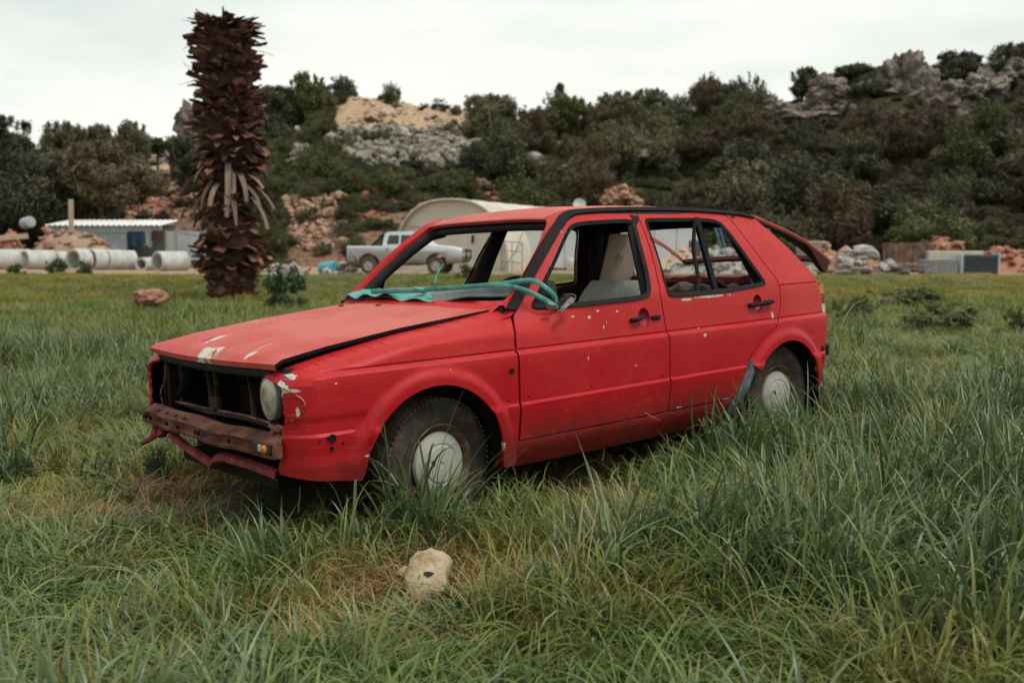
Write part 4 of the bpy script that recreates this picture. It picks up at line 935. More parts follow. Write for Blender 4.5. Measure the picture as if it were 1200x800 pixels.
# front seats: cushion and rounded back with a centre seam
def seat(y0):
    e = empty('front_seat'); e.parent = car
    mb = MB(); Pp = []
    for k in np.linspace(0, 1, 14):
        cz = .44 + .56 * k; cx = 1.30 + .24 * k; wd = .245 * (1 - .20 * max(0, (k - .72) / .28) ** 2); row = []
        for a in np.linspace(0, 2 * math.pi, 28, endpoint=False):
            ca_, sa_ = math.cos(a), math.sin(a); px_ = math.copysign(abs(ca_) ** .5, ca_) * wd; py_ = math.copysign(abs(sa_) ** .7, sa_) * (.065 + .02 * (1 - k)) * (1 - .55 * max(0, (k - .85) / .15) ** 2)
            if sa_ < 0: py_ += .014 * math.exp(-(px_ / .02) ** 2)
            row.append((cx + py_, y0 + px_, cz - .0 + (.0 if k < 1 else 0)))
        row.append(row[0]); Pp.append(row)
    mb.grid(Pp, True); mb.add([Vector(p) for p in Pp[-1][:-1]], [tuple(range(28))]); mb.build('backrest', M_seat, e, smooth=70)
    mb = MB(); mb.box((1.12, y0, .40), (.50, .50, .16), (0, R(-8), 0), bev=.05); mb.build('cushion', M_seat, e, smooth=50)
seat(-.36); seat(.36)
mb = MB(); mb.box((2.30, 0, .60), (.14, 1.2, .46), (0, R(14), 0), bev=.05); mb.box((2.05, 0, .42), (.46, 1.22, .16), (0, R(-6), 0), bev=.05); mb.build('rear_bench', M_trim, car, smooth=50)
# torn red edge of the luggage bay and the junk behind it
M_redtorn = mottled('torn_red_metal', [(.03, .004, .005), (.13, .007, .010), (.24, .03, .03)], 14, .6, .4, .006)
A = [];
for y in np.linspace(-.62, .62, 44):
    zt = .985 + .010 * ns(y, 0, 9.) + .018 * ns(y, 3, 3.) - .012 * math.exp(-((y - .28) / .04) ** 2); A.append([Vector((2.74, y, .90 + .01 * ns(y, 9, 6.))), Vector((2.70 + .01 * ns(y, 1, 8.), y, .935)), Vector((2.71, y, zt - .012)), Vector((2.74, y, zt)), Vector((2.80, y, zt - .008))])
mb = MB(); mb.slab(A, .006); mb.build('luggage_lip', M_redtorn, car, smooth=45)
junk = [(2.52 + random.uniform(-.12, .12), random.uniform(-.55, .6), .83 + random.uniform(-.04, .05), random.uniform(.05, .13), random.uniform(.05, .12), random.uniform(.03, .07), 60 + i) for i in range(22)]
ob = rocks(junk, mottled('brown_junk', [(.02, .014, .011), (.075, .048, .034), (.16, .115, .09)], 9, .9, .5, .01), 'luggage_floor_debris', car, 2, .5, 40)
mb = MB(); mb.box((2.62, 0, .72), (.66, 1.24, .16), bev=.01); mb.build('luggage_floor', M_under, car, smooth=30)
# rear: panel, lamps, bumper bracket
mb = MB(); mb.slab([[(2.955 - .03 * (abs(y) / .74) ** 3, y, z) for y in np.linspace(-.735, .735, 13)] for z in (.40, .58, .72, .80)], .02, (-1, 0, 0)); mb.build('rear_panel', M_paint['body'], car, smooth=40)
M_amber = mottled('amber_lens', [(.40, .13, .02), (.55, .22, .05)], 15, .2, .2, .002, spec=.5); M_redlens = mottled('red_lens', [(.22, .01, .012), (.34, .02, .02)], 15, .2, .2, .002, spec=.5); M_clear = mottled('clear_lens', [(.40, .38, .34), (.6, .58, .54)], 15, .2, .2, .002, spec=.5)
for s_ in (-1, 1):
    e = empty('tail_lamp'); e.parent = car
    for nm, z0, z1, mt in (('amber_lens', .855, .918, M_amber), ('red_lens', .795, .853, M_redlens), ('clear_lens', .738, .793, M_clear)):
        mb = MB(); A = []
        for z in np.linspace(z0, z1, 4):
            xr = 2.975 + .035 * (1 - (z - .74) / .18) * .6; A.append([Vector((2.915, s_ * .745, z)), Vector((xr - .012, s_ * .742, z)), Vector((xr, s_ * .728, z)), Vector((xr + .004, s_ * .60, z)), Vector((xr - .03, s_ * .52, z))])
        mb.grid(A, s_ > 0); mb.build(nm, mt, e, smooth=30)
    MB().box((3.045, s_ * .66, .497), (.10, .09, .075), bev=.012).build('bumper_bracket', M_rubber, car, smooth=30)
    MB().box((2.97, s_ * .62, .49), (.12, .05, .04), bev=.006).build('bracket_arm', M_rubber, car, smooth=30)
# tailgate, ajar
TGP = [(2.505, 1.352), (2.60, 1.325), (2.713, 1.292), (2.83, 1.258), (2.938, 1.221), (3.01, 1.194), (3.078, 1.165), (3.18, 1.112), (3.281, 1.056)]
def tg(k, v, dep):
    """k along the profile, v across, dep below the skin"""
    s_ = k * (len(TGP) - 1); i = min(int(s_), len(TGP) - 2); a, b_ = Vector(TGP[i]), Vector(TGP[i + 1]); p = a.lerp(b_, s_ - i); d = (b_ - a).normalized(); n = Vector((-d.y, d.x))
    if n.y < 0: n = -n
    hw = .545 + .05 * k; p = p + n * (.022 * (1 - v * v) - dep); return Vector((p.x, v * hw, p.y))
e = empty('tailgate'); e.parent = car
def dep(k, v=0.): return .026 + .075 * float(sst(.70, 1., k)) * float(sst(.80, .95, -v))
ks = list(np.linspace(0, 1, 25)); vs_ = list(np.linspace(-1, 1, 25))
mb = MB()
V = {}
def tgface(d, flip):
    for i in range(24):
        for j in range(24):
            kc = (ks[i] + ks[i + 1]) / 2; vc = (vs_[j] + vs_[j + 1]) / 2
            if .14 < kc < .965 and -.86 < vc < .96: continue
            q = [tg(ks[i], vs_[j], d(ks[i], vs_[j])), tg(ks[i], vs_[j + 1], d(ks[i], vs_[j + 1])), tg(ks[i + 1], vs_[j + 1], d(ks[i + 1], vs_[j + 1])), tg(ks[i + 1], vs_[j], d(ks[i + 1], vs_[j]))]
            mb.add(q[::-1] if flip else q, [(0, 1, 2, 3)])
tgface(lambda k, v: 0, True); mb.cur = 1; tgface(dep, False); mb.cur = 0
for s_ in (-1, 1): mb.grid([[tg(k, s_, 0), tg(k, s_ * 1.006, .006), tg(k, s_, .016)] for k in ks], s_ > 0)  # pale edge strip: highlight put into the paint
mb.cur = 1
for s_ in (-1, 1): mb.grid([[tg(k, s_, .016), tg(k, s_, dep(k, s_))] for k in ks], s_ > 0)
mb.grid([[tg(1, v, 0), tg(1, v, dep(1, v))] for v in vs_], True)
for v in (-.8333,): mb.grid([[tg(k, v, 0), tg(k, v, dep(k, v))] for k in ks if .12 < k < .98], v < 0)
for k in (ks[3], ks[23]): mb.grid([[tg(k, v, 0), tg(k, v, dep(k, v))] for v in vs_ if -.84 <= v])
M_tgred = mottled('dark_red_primer', [(.025, .003, .004), (.075, .006, .009)], 8, .6, .2, .003)  # darker red on the hatch sides and underside
mb.build('hatch_panel', [M_paint['top'], M_tgred], e, smooth=30)
MB().tube([(2.62, -.50, 1.20), (2.95, -.50, 1.10)], .009, 8).build('gas_strut', M_rubber, e, smooth=60)
# wheels
def wheel(x, y, z, far, steer=0.):
    e = empty('wheel', (x, y, z), steer); e.parent = car; e.rotation_euler = (0, random.uniform(0, 6), steer) if not far else (0, random.uniform(0, 6), steer + math.pi)
    Ro, Wd = .288, .175; mb = MB(); n = 72; prof = [(.162, -.066), (.170, -.078), (.200, -.088), (.240, -.090), (.262, -.084), (.277, -.072)]
    gro = [(.283, -.058), (.286, -.050), (.279, -.046), (.279, -.040), (.287, -.036), (.288, -.020), (.280, -.016), (.280, -.010), (.288, -.006), (.288, .006), (.280, .010), (.280, .016), (.288, .020), (.287, .036), (.279, .040), (.279, .046), (.286, .050), (.283, .058)]
    mb.lathe(prof, (0, 0, 0), (0, 1, 0), n); mb.lathe([(r_, -h) for r_, h in prof[::-1]], (0, 0, 0), (0, 1, 0), n); mb.cur = 1
    mb.lathe([prof[-1]] + gro + [(prof[-1][0], -prof[-1][1])], (0, 0, 0), (0, 1, 0), n)
    # shoulder blocks
    for k in range(n):
        a = 2 * math.pi * k / n
        for s_ in (-1, 1): mb.box((.2815 * math.cos(a), s_ * .066, .2815 * math.sin(a)), (.009, .020, .013), (0, -a, 0))
    tyre = mb.build('tyre', [M_tyre, M_tread], e, smooth=35)
    MB().lathe([(.160, -.060), (.172, -.074), (.176, -.080), (.171, -.082), (.163, -.073), (.155, -.058), (.147, -.040), (.135, -.034), (.06, -.050), (0, -.050)], (0, 0, 0), (0, 1, 0), 48).build('rim', M_rimrust, e, smooth=40)
    MB().lathe([(r_ * 1.04, h) for r_, h in [(.131, -.046), (.134, -.060), (.128, -.072), (.116, -.079), (.090, -.083), (.084, -.0795), (.081, -.0795), (.074, -.085), (.03, -.087), (.012, -.0875), (.011, -.084), (0, -.084)]], (0, 0, 0), (0, 1, 0), 56).build('hubcap', M_cap, e, smooth=30)
    MB().box((.018, -.0885, -.045), (.012, .003, .022), (0, .5, 0)).build('hubcap_slot', M_under, e, smooth=0)
    return e
wheel(0, -.665, .285, False, R(5)); wheel(2.475, -.665, .285, False, 0); wheel(0, .665, .285, True, R(5)); wheel(2.475, .665, .285, True, 0)
# wheel wells, floor, engine bay
for (cx, cz), R0 in ((WF, .37), (WR, .375)):
    for s_ in (-1, 1):
        mb = MB()
        A = [[Vector((cx + R0 * math.cos(a), s_ * y, cz + R0 * math.sin(a))) for y in (.790, .70, .56, .50)] for a in np.linspace(-.35, math.pi + .35, 22)]
        mb.grid(A, s_ < 0); mb.add([r_[-1] for r_ in A], [tuple(range(22))])
        mb.build('wheel_well', M_under, car, smooth=50)
mb = MB(); mb.box((1.30, 0, .235), (1.72, 1.44, .05)); mb.box((2.62, 0, .36), (.60, .98, .14)); mb.box((2.2, 0, .42), (.25, .98, .3)); mb.box((-.20, 0, .27), (.85, .96, .05)); mb.box((.405, 0, .58), (.03, 1.30, .66)); mb.build('floor_pan', M_under, car, smooth=0)
mb = MB()
for s_ in (-1, 1): mb.box((-.15, s_ * .55, .62), (1.0, .03, .36)); mb.box((-.56, s_ * .655, .53), (.14, .03, .30))
mb.box((-.12, .1, .50), (.50, .62, .34), (0, 0, .05), bev=.05); mb.box((-.15, -.15, .70), (.42, .26, .07), bev=.03); mb.tube([(-.3, -.3, .72), (-.42, 0, .70), (-.4, .3, .62)], .03, 8); mb.build('engine_bay', M_under, car, smooth=40)
# front frame: slam panel, uprights, lower tie bar
M_frame = mottled('dark_rusty_frame', [(.010, .009, .009), (.030, .020, .017), (.075, .040, .030)], 8, .85, .5, .005)
fr = MB()
fr.tube([(-.635 - .03 * (1 - (y / .66) ** 2), y, .748 - .004 * math.sin(y * 5) - .016 * math.exp(-((y) / .12) ** 2)) for y in np.linspace(-.67, .69, 22)], .020, 8, .7)
for (y0, y1, w) in ((.635, .655, .016), (.205, .155, .016), (.105, .115, .014), (-.215, -.265, .014), (.50, .52, .010)):
    fr.tube([(-.61, y0, .735), (-.60, (y0 + y1) / 2, .63), (-.605, y1, .515)], w, 6, .6)
fr.box((-.60, .135, .545), (.03, .10, .06), bev=.008)
fr.tube([(-.60, .66, .515), (-.605, .2, .500), (-.60, -.2, .512), (-.60, -.5, .50), (-.60, -.66, .49)], .018, 8, .8); frame = fr.build('front_frame', M_frame, car, smooth=40)
mb = MB(); mb.tube([(-.628, .55, .517), (-.63, .2, .520), (-.628, .10, .522)], .0045, 6); mb.tube([(-.628, .05, .523), (-.63, -.2, .530), (-.625, -.45, .520)], .0045, 6); mb.build('pale_wire', M_rimrust, frame, smooth=60)
mb = MB(); mb.tube(chaikin([(-.64, .60, .72), (-.65, .58, .62), (-.67, .62, .56), (-.66, .60, .49), (-.70, .57, .50)], 2, False), .004, 6); mb.build('loose_cable', M_rimrust, frame, smooth=60)
for y in (.54, -.545):
    if y > 0:
        MB().lathe([(.092, .0), (.100, .010), (.098, .028), (.070, .075), (.0, .085)], (-.635, y, .640), (1, 0, 0), 36).build('empty_lamp_bowl', M_frame, car, smooth=50); continue
    hl = MB().lathe([(.0, -.022), (.03, -.021), (.06, -.016), (.078, -.008), (.084, .0)], (-.672, y, .641), (1, -.10, 0), 44).build('headlight', M_chrome, car, smooth=60)
    MB().lathe([(.083, -.002), (.089, -.006), (.095, .002), (.094, .030), (.080, .070), (.03, .10)], (-.672, y, .641), (1, -.10, 0), 44).build('headlight_ring', mottled('ring_metal', [(.06, .055, .045), (.22, .20, .16)], 12, .6, .3, .003), hl, smooth=40)
# bent strip of torn fender lip by the lamp
mb = MB(); mb.slab([[(-.697 + .004 * math.sin(k * 6), -.702 - .010 * k + .0 * w, .700 - .045 * k - w * .012 * (1 - k)) for w in (0, 1)] for k in np.linspace(0, 1, 8)], .004, (0, 1, 0)); mb.build('torn_edge', mottled('bare_primer', [(.3, .28, .25), (.5, .48, .44)], 20), car, smooth=40)
ck = MB(); ckp = [Vector(fender_map(x, z)) for x, z in chaikin([(-.735, .692), (-.70, .672), (-.665, .655), (-.650, .630), (-.668, .590), (-.71, .566), (-.735, .560)], 3, False)]; ck.tube([p + Vector((0, -.0012, 0)) for p in ckp], [.0026 + .002 * abs(ns(p.x, p.z, 40.)) for p in ckp], 6, .5); ck.build('cracked_filler', mottled('filler_line', [(.02, .006, .007), (.10, .03, .03), (.55, .50, .46)], 24, spread=(.40, .6)), car, smooth=60)
# bare rusty bumper beam with folded edges
bm_ = MB()
ys = np.linspace(-.685, .655, 40); A = []
for y in ys:
    xb = -.730 - .030 * (1 - (y / .72) ** 2) + .012 * math.exp(-((y + .2) / .08) ** 2); zt = .492 + .006 * ns(y, 0, 4.) - .010 * math.exp(-((y + .2) / .1) ** 2); k_ = .010 * ns(y, 4, 7.)
    prof = [(.085, .004), (.050, .015), (.034, .003), (.0, -.008), (-.004, -.016), (.020, -.024), (.024, -.050), (-.004, -.060), (.002, -.074), (.050, -.078)]
    A.append([Vector((xb + a + k_ * .3, y, zt + b_)) for a, b_ in prof])
bm_.grid(A, True); beam = bm_.build('bumper_beam', M_rust, car, smooth=28)
for (y, w) in ((.60, .03), (.52, .012), (.30, .02), (.16, .012), (-.05, .05), (-.35, .012)):
    MB().box((-.745 - .030 * (1 - (y / .72) ** 2), y, .456), (.012, w, .020), bev=.003).build('beam_slot', M_under, beam, smooth=0)
for y in (.45, .33, .22, .12): MB().box((-.748 - .030 * (1 - (y / .72) ** 2) + .02, y, .4975), (.016, .018, .004), (0, R(-14), 0)).build('beam_slot', M_under, beam, smooth=0)
mb = MB(); mb.box((-.722, .662, .455), (.045, .018, .072), (0, 0, R(-8)), bev=.006); mb.build('beam_end', M_rust, beam, smooth=30)
MB().box((-.725, -.690, .455), (.045, .018, .072), (0, 0, R(8)), bev=.006).build('beam_end', M_rust, beam, smooth=30)
e = empty('turn_signal'); e.parent = car
mb = MB(); mb.box((-.738, -.600, .455), (.03, .125, .046), (0, 0, R(4)), bev=.006); mb.build('lamp_housing', M_frame, e, smooth=30)
MB().lathe([(0, .010), (.012, .009), (.018, .004), (.018, -.004)], (-.752, -.635, .455), (-1, 0, 0), 18).build('amber_lens', M_amber, e, smooth=40); MB().box((-.752, -.598, .456), (.010, .026, .030), (0, 0, R(4)), bev=.004).build('lamp_reflector', M_cap, e, smooth=30)
mb = MB(); mb.tube(chaikin([(-.70, -.60, .505), (-.68, -.62, .535), (-.67, -.66, .52), (-.69, -.68, .48)], 2, False), .012, 8); mb.box((-.68, -.62, .525), (.05, .08, .016), (.2, .2, .1), bev=.004); mb.build('torn_bracket', M_rust, beam, smooth=50)
# bent red lower apron
A = []
for y in np.linspace(.42, -.64, 40):
    z = float(np.interp(y, [-.64, -.40, -.16, -.075, -.03, .20, .42], [.345, .352, .350, .335, .300, .335, .378])); A.append([Vector((-.700 - .01 * ns(y, 2, 5.), y, z + .022)), Vector((-.716, y, z + .014)), Vector((-.720, y, z - .010)), Vector((-.704, y, z - .022))])
mb = MB(); mb.slab(A, .005, (1, 0, 0)); mb.build('front_apron', M_redtorn, car, smooth=40)  # darker red than the bodywork: shade under the nose put into the colour
mb = MB(); mb.tube(chaikin([(-.66, .66, .42), (-.70, .60, .40), (-.74, .55, .355), (-.80, .56, .335)], 2, False), [.030] + [.028] * 9 + [.02] * 8 if False else .024, 8, .5); mb.tube(chaikin([(-.66, .50, .44), (-.70, .52, .41), (-.73, .47, .37)], 2, False), .022, 8, .5); mb.build('bent_apron_end', M_redtorn, car, smooth=50)
mb = MB(); mb.box((-.52, 0, .39), (.05, 1.1, .10), bev=.01); mb.build('cross_member', M_under, car, smooth=30)
# ================================================================== the meadow
def clump(seed, n, Rc, L, W, lean, droop, segs=6, fold=.28, splay=.5, flat=0.):
    """a tuft of curved grass blades, each one folded along its midrib"""
    r = np.random.default_rng(seed); VV = []; FF = []; o = 0
    for i in range(n):
        a = r.uniform(0, 2 * np.pi); q = Rc * np.sqrt(r.random()); base = np.array([q * np.cos(a), q * np.sin(a), -.03])
        az = a * splay + r.uniform(0, 2 * np.pi) * (1 - splay) if splay < 1 else a
        ln = r.uniform(*L) * (.75 + .25 * r.random()); w = r.uniform(*W); th = R(r.uniform(*lean)); dr = R(r.uniform(*droop)); pw = r.uniform(1.2, 2.4)
        d = np.array([np.cos(az), np.sin(az), 0]); side = np.array([-np.sin(az), np.cos(az), 0]); tw = r.uniform(-.5, .5); side = side * np.cos(tw) + d * np.sin(tw)
        p = base.copy(); kink = r.random() < .10; ki = r.integers(2, segs)
        for s in range(segs + 1):
            t = s / segs; ang = th + dr * t ** pw + (R(55) if kink and s >= ki else 0)
            ang = min(ang, R(165))
            dirv = d * np.sin(ang) + np.array([0, 0, np.cos(ang)]); nrm = d * np.cos(ang) - np.array([0, 0, np.sin(ang)])
            ww = w * (.55 + .9 * t if t < .35 else .865) * (1 - max(0, (t - .30) / .70) ** 1.8) * .5 + .0003
            VV += [p - side * ww, p + nrm * ww * fold, p + side * ww]
            p = p + dirv * ln / segs
            if flat and p[2] < .0: p[2] = r.uniform(.0, flat)
        for s in range(segs):
            b = o + 3 * s; FF += [(b, b + 1, b + 4, b + 3), (b + 1, b + 2, b + 5, b + 4)]
        o += 3 * (segs + 1)
    return np.array(VV), np.array(FF)
G1 = [(0, (.036, .068, .016)), (.28, (.088, .138, .032)), (.60, (.155, .208, .056)), (.84, (.240, .285, .095)), (1, (.44, .36, .15))]
G2 = [(0, (.085, .090, .014)), (.4, (.190, .182, .032)), (.75, (.29, .258, .052)), (1, (.48, .35, .13))]
G3 = [(0, (.13, .062, .022)), (.4, (.26, .150, .060)), (.75, (.42, .30, .145)), (1, (.19, .08, .030))]
G4 = [(0, (.034, .062, .022)), (.5, (.090, .134, .054)), (.85, (.175, .22, .105)), (1, (.30, .28, .11))]
ZONE = (.45, .47, .66, (.20, .185, .036))
M_g1 = leaf_mat('grass_fresh', G1, .40, .32, .38, ZONE); M_g2 = leaf_mat('grass_yellowing', G2, .5, .32, .18); M_g3 = leaf_mat('grass_dead', G3, .8, .1, .15); M_g4 = leaf_mat('grass_broad', G4, .36, .28, .42)
M_weed = leaf_mat('weed_leaf', [(0, (.024, .044, .016)), (.6, (.055, .088, .034)), (1, (.11, .14, .055))], .5, .2)
def cm(name, args, mat): V, Fc = clump(*args); return np_mesh(name, V, Fc, mat, 180)
SRC = []
for i in range(4): SRC.append((cm('fresh', (10 + i, 58, .15, (.16, .40), (.004, .012), (2, 40), (45, 165), 7), M_g1), 'a_fresh'))
for i in range(3): SRC.append((cm('yellowing', (20 + i, 56, .14, (.12, .32), (.003, .007), (2, 42), (25, 130), 6), M_g2), 'b_yellowing'))
for i in range(2): SRC.append((cm('dead', (30 + i, 60, .15, (.14, .30), (.002, .0045), (35, 85), (10, 60), 5, .2, .4, .05), M_g3), 'c_dead'))
for i in range(3): SRC.append((cm('broad', (40 + i, 22, .11, (.30, .62), (.012, .024), (1, 30), (30, 150), 9, .35), M_g4), 'd_broad'))
for i in range(2): SRC.append((cm('leafy', (50 + i, 26, .06, (.06, .14), (.022, .045), (25, 75), (10, 60), 4, .3, 1.), M_weed), 'e_leafy'))
for i in range(3): SRC.append((cm('far', (60 + i, 60, .36, (.16, .38), (.008, .017), (2, 42), (40, 140), 4, .3), M_g1), 'f_far'))
for i in range(2): SRC.append((cm('far_yellow', (70 + i, 60, .36, (.12, .30), (.007, .014), (2, 44), (30, 120), 4, .3), M_g2), 'g_far_yellow'))
for i in range(2): SRC.append((cm('straw', (80 + i, 9, .16, (.26, .52), (.002, .0045), (5, 55), (5, 75), 7, .2), M_g3), 'h_straw'))
CARI = CARM.inverted()
def carxy(X, Y): p = CARI @ Vector((X, Y, 0)); return p.x, p.y
rg = random.Random(21)
TUFTS = [(1.15, 3.95, .36), (1.55, 4.1, .40), (1.95, 4.0, .36), (1.6, 3.5, .4), (1.0, 3.4, .3), (-.42, 3.95, .16), (-5.6, 10.2, .9), (-3.4, 6.6, .5), (2.3, 4.6, .3), (-1.0, 3.0, .3), (1.0, 3.2, .25)]
def hfac(X, Y):
    h = .80 + .80 * ns(X, Y, 1.4, 4.) + .35 * ns(X, Y, .3, 8.)
    for (a, b_, r_) in TUFTS: h += .68 * math.exp(-((X - a) ** 2 + (Y - b_) ** 2) / (r_ * r_))
    if X > 3.2 and Y > 8: h *= .74 + .5 * ns(X, Y, .8, 55.)
    h *= 1 - .80 * math.exp(-((X + .26) / .28) ** 2 - ((Y - 3.0) / .46) ** 2)
    return max(.26, min(h, 1.36))
STONE = (-.31, 3.50)
def bare(X, Y):
    """1 where the grass is worn to dead stalks and soil"""
    k = 0.
    for (a, b_, r_) in ((-1.62, 5.0, .24), (-1.9, 5.3, .2), (-1.25, 4.55, .2), (STONE[0] - .08, STONE[1] + .05, .34), (STONE[0] - .35, STONE[1] - .35, .30), (1.35, 4.3, .30), (-2.0, 4.4, .25), (1.9, 3.7, .28), (.5, 4.4, .22)):
        k = max(k, math.exp(-((X - a) ** 2 + (Y - b_) ** 2) / (r_ * r_)))
    return min(1, k * 1.25 + max(0, ns(X, Y, 1.3, 30.) - .28) * .9)
pts = []; rot = []; scl = []; idx = []
def put(X, Y, i, s, sz=None, dz=0.):
    pts.append((X, Y, gz(X, Y) + dz)); rot.append((rg.gauss(0, .12), rg.gauss(0, .12), rg.uniform(0, 6.283))); scl.append((s, s, sz or s)); idx.append(i)
def field(y0, y1, dens, far):
    n = int(dens * (y1 - y0) * (.62 * (y0 + y1) + 3.0))
    for _ in range(n):
        Y = math.sqrt(rg.uniform(y0 * y0, y1 * y1)); hw = .62 * Y + 1.5; X = rg.uniform(-hw, hw)
        cx, cyy = carxy(X, Y)
        under = -.62 < cx < 2.9 and abs(cyy) < .70
        b_ = bare(X, Y) if not far else 0
        if under:
            if rg.random() < .35 and cyy < -.3: put(X, Y, 7 + rg.randrange(2), rg.uniform(.5, .8))
            continue
        hf = hfac(X, Y); near_car = -.95 < cx < 3.2 and abs(cyy) < 1.05
        if near_car: hf *= (.85 if abs(cyy) < .86 else 1.14) if cyy < 0 else .9
        if far:
            yl = ns(X, Y, .16, 12.) + (.42 if X > 3 and Y > 9 else .02)
            put(X, Y, 17 + rg.randrange(2) if yl + rg.gauss(0, .3) > .06 else 14 + rg.randrange(3), rg.uniform(.75, 1.25), rg.uniform(.8, 1.2) * hf * (.62 if Y > 26 else .9)); continue
        if rg.random() < b_ * .92:
            put(X, Y, 7 + rg.randrange(2), rg.uniform(.7, 1.2), rg.uniform(.5, 1.)); continue
        q = rg.random(); yl = ns(X, Y, .55, 40.)
        tall = hf > 1.12
        if q < (.60 if tall else .12): i = 9 + rg.randrange(3); s = rg.uniform(.65, .95)
        elif q < .15 + .30 * max(0, min(1, .5 + yl * 1.6)): i = 4 + rg.randrange(3); s = rg.uniform(.8, 1.15)
        elif q > .965: i = 19 + rg.randrange(2); s = rg.uniform(.7, 1.2)
        elif q > .93: i = 7 + rg.randrange(2); s = rg.uniform(.6, 1.1)
        elif q > .895 and Y < 9: i = 12 + rg.randrange(2); s = rg.uniform(.8, 1.5)
        else: i = rg.randrange(4); s = rg.uniform(.7, 1.3)
        put(X, Y, i, s, s * hf * rg.uniform(.85, 1.15))
field(1.6, 4.5, 92, False); field(4.5, 8, 74, False); field(8, 14, 44, False); field(13, 24, 13, True); field(24, 43, 7, True)
grass = scatter('grass', pts, rot, scl, idx, SRC, 'tall wet green meadow grass with dead blades between', cat='grass')
print('grass clumps', len(pts))
# dry stalks one can pick out
M_straw = mottled('straw', [(.20, .13, .06), (.38, .28, .14), (.48, .38, .22)], 9, .8, .2, .002)
def stalk(label, P, r0, branches=()):
    mb = MB(); mb.tube(chaikin(P, 3, False), list(np.linspace(r0, r0 * .5, len(chaikin(P, 3, False)))), 6)
    for B in branches: C_ = chaikin(B, 2, False); mb.tube(C_, list(np.linspace(r0 * .7, r0 * .3, len(C_))), 5)
    return tag(mb.build('dry_stalk', M_straw, None, smooth=60), label, 'dry stalk')
def A3(u, v, Y): return tuple(at(u, v, Y))
stalk('long pale straw lying across the grass below the stone at the bottom', [A3(540, 732, 3.0), A3(575, 757, 2.85), A3(606, 778, 2.72), A3(655, 803, 2.6)], .0042, [[A3(583, 762, 2.82), A3(555, 748, 2.88), A3(528, 738, 2.95)], [A3(598, 772, 2.75), A3(625, 795, 2.7)]])
stalk('forked reddish dry stem standing against the front door of the red car', [A3(706, 540, 4.95), A3(712, 498, 5.0), A3(724, 468, 5.02), A3(730, 454, 5.02)], .0035, [[A3(724, 468, 5.02), A3(712, 455, 5.02), A3(700, 444, 5.0)], [A3(723, 478, 5.02), A3(742, 474, 4.98), A3(757, 484, 4.95), A3(774, 493, 4.9)]])
stalk('tall bent straw arching over the grass right of the photo centre', [A3(800, 760, 2.9), A3(815, 690, 3.1), A3(850, 630, 3.3), A3(890, 608, 3.4)], .004, [[A3(832, 660, 3.2), A3(862, 644, 3.25), A3(885, 640, 3.3)]])
stalk('curved thin straw in the lower right grass', [A3(815, 716, 3.0), A3(850, 750, 2.9), A3(900, 772, 2.8), A3(955, 780, 2.75)], .0032)
stalk('short broken straw leaning left of the leafy weeds in front of the car nose', [A3(350, 600, 4.2), A3(352, 570, 4.3), A3(349, 557, 4.3)], .004)
stalk('pale straw lying among grass right of the stone', [A3(645, 690, 3.5), A3(668, 702, 3.4), A3(680, 707, 3.35)], .0036)
stalk('thin blond stem bent over beside the tail of the red car', [A3(985, 385, 9), A3(993, 366, 9), A3(1004, 354, 9), A3(1012, 352, 9)], .006)
# stones in the field
def stone(name, mat, u, v, Y, rx, ry, rz, sd, label, sub=4, rough=.3, cat='stone'):
    o = rocks([(0, 0, 0, rx, ry, rz, sd)], mat, name, None, sub, rough, 60); o.location = at(u, v, Y); return tag(o, label, cat)
M_cream = mottled('cream_stone', [(.17, .11, .06), (.36, .275, .17), (.50, .42, .29)], 9, .9, .7, .012, spread=(.34, .62))
M_reds = mottled('red_stone', [(.14, .055, .035), (.28, .14, .09), (.36, .22, .15)], 6, .92, .7, .02)
s_ = stone('field_stone', M_cream, 502, 682, 3.36, .100, .07, .092, 23, 'cream stone with a dark hole, half sunk in dead grass in the foreground', 3, .30)
for v_ in s_.data.vertices:      # a broken flat face towards the path
    p = v_.co; p.x = math.copysign(abs(p.x / .1) ** .8 * .1, p.x); p.z = math.copysign(abs(p.z / .092) ** .85 * .092, p.z); p.y = max(p.y, -.034 - .10 * p.z * .3 + .006 * ns(p.x, p.z, 30.))
s_.data.update(); s_.rotation_euler = (R(-34), 0, R(-6)); s_.location.z += .022
hp = [Vector((.012 * math.cos(a_) * (1 + .45 * ns(a_, 0, 1.3)) + .004 * math.sin(2 * a_), 0, .0085 * math.sin(a_) * (1 + .5 * ns(a_, 5, 1.1)))) for a_ in np.linspace(0, 2 * math.pi, 15)[:-1]]
mb = MB(); mb.grid([[Vector((.006, -.036, -.004)) + p * k_ + Vector((0, y_, 0)) for p in hp + hp[:1]] for k_, y_ in ((1.25, .004), (1.0, -.0045), (.55, -.004), (.02, -.003))]); mb.build('hole', mottled('stone_hollow', [(.018, .012, .008), (.05, .03, .018)], 40), s_, smooth=40)
stone('field_stone', M_cream, 477, 671, 3.52, .035, .03, .02, 8, 'small flat cream stone touching the left of the holed stone', 3)
stone('field_stone', M_reds, 468, 744, 3.02, .03, .025, .02, 9, 'small brownish stone in the dead grass below the holed stone', 3)
stone('field_stone', M_reds, 177, 349, 18.5, .30, .22, .17, 12, 'reddish boulder in the grass left of the palm trunk', 4)
stone('brick_lump', M_reds, 842, 506, 6.35, .085, .07, .085, 14, 'broken reddish brick under the sill near the rear wheel of the red car', 4)
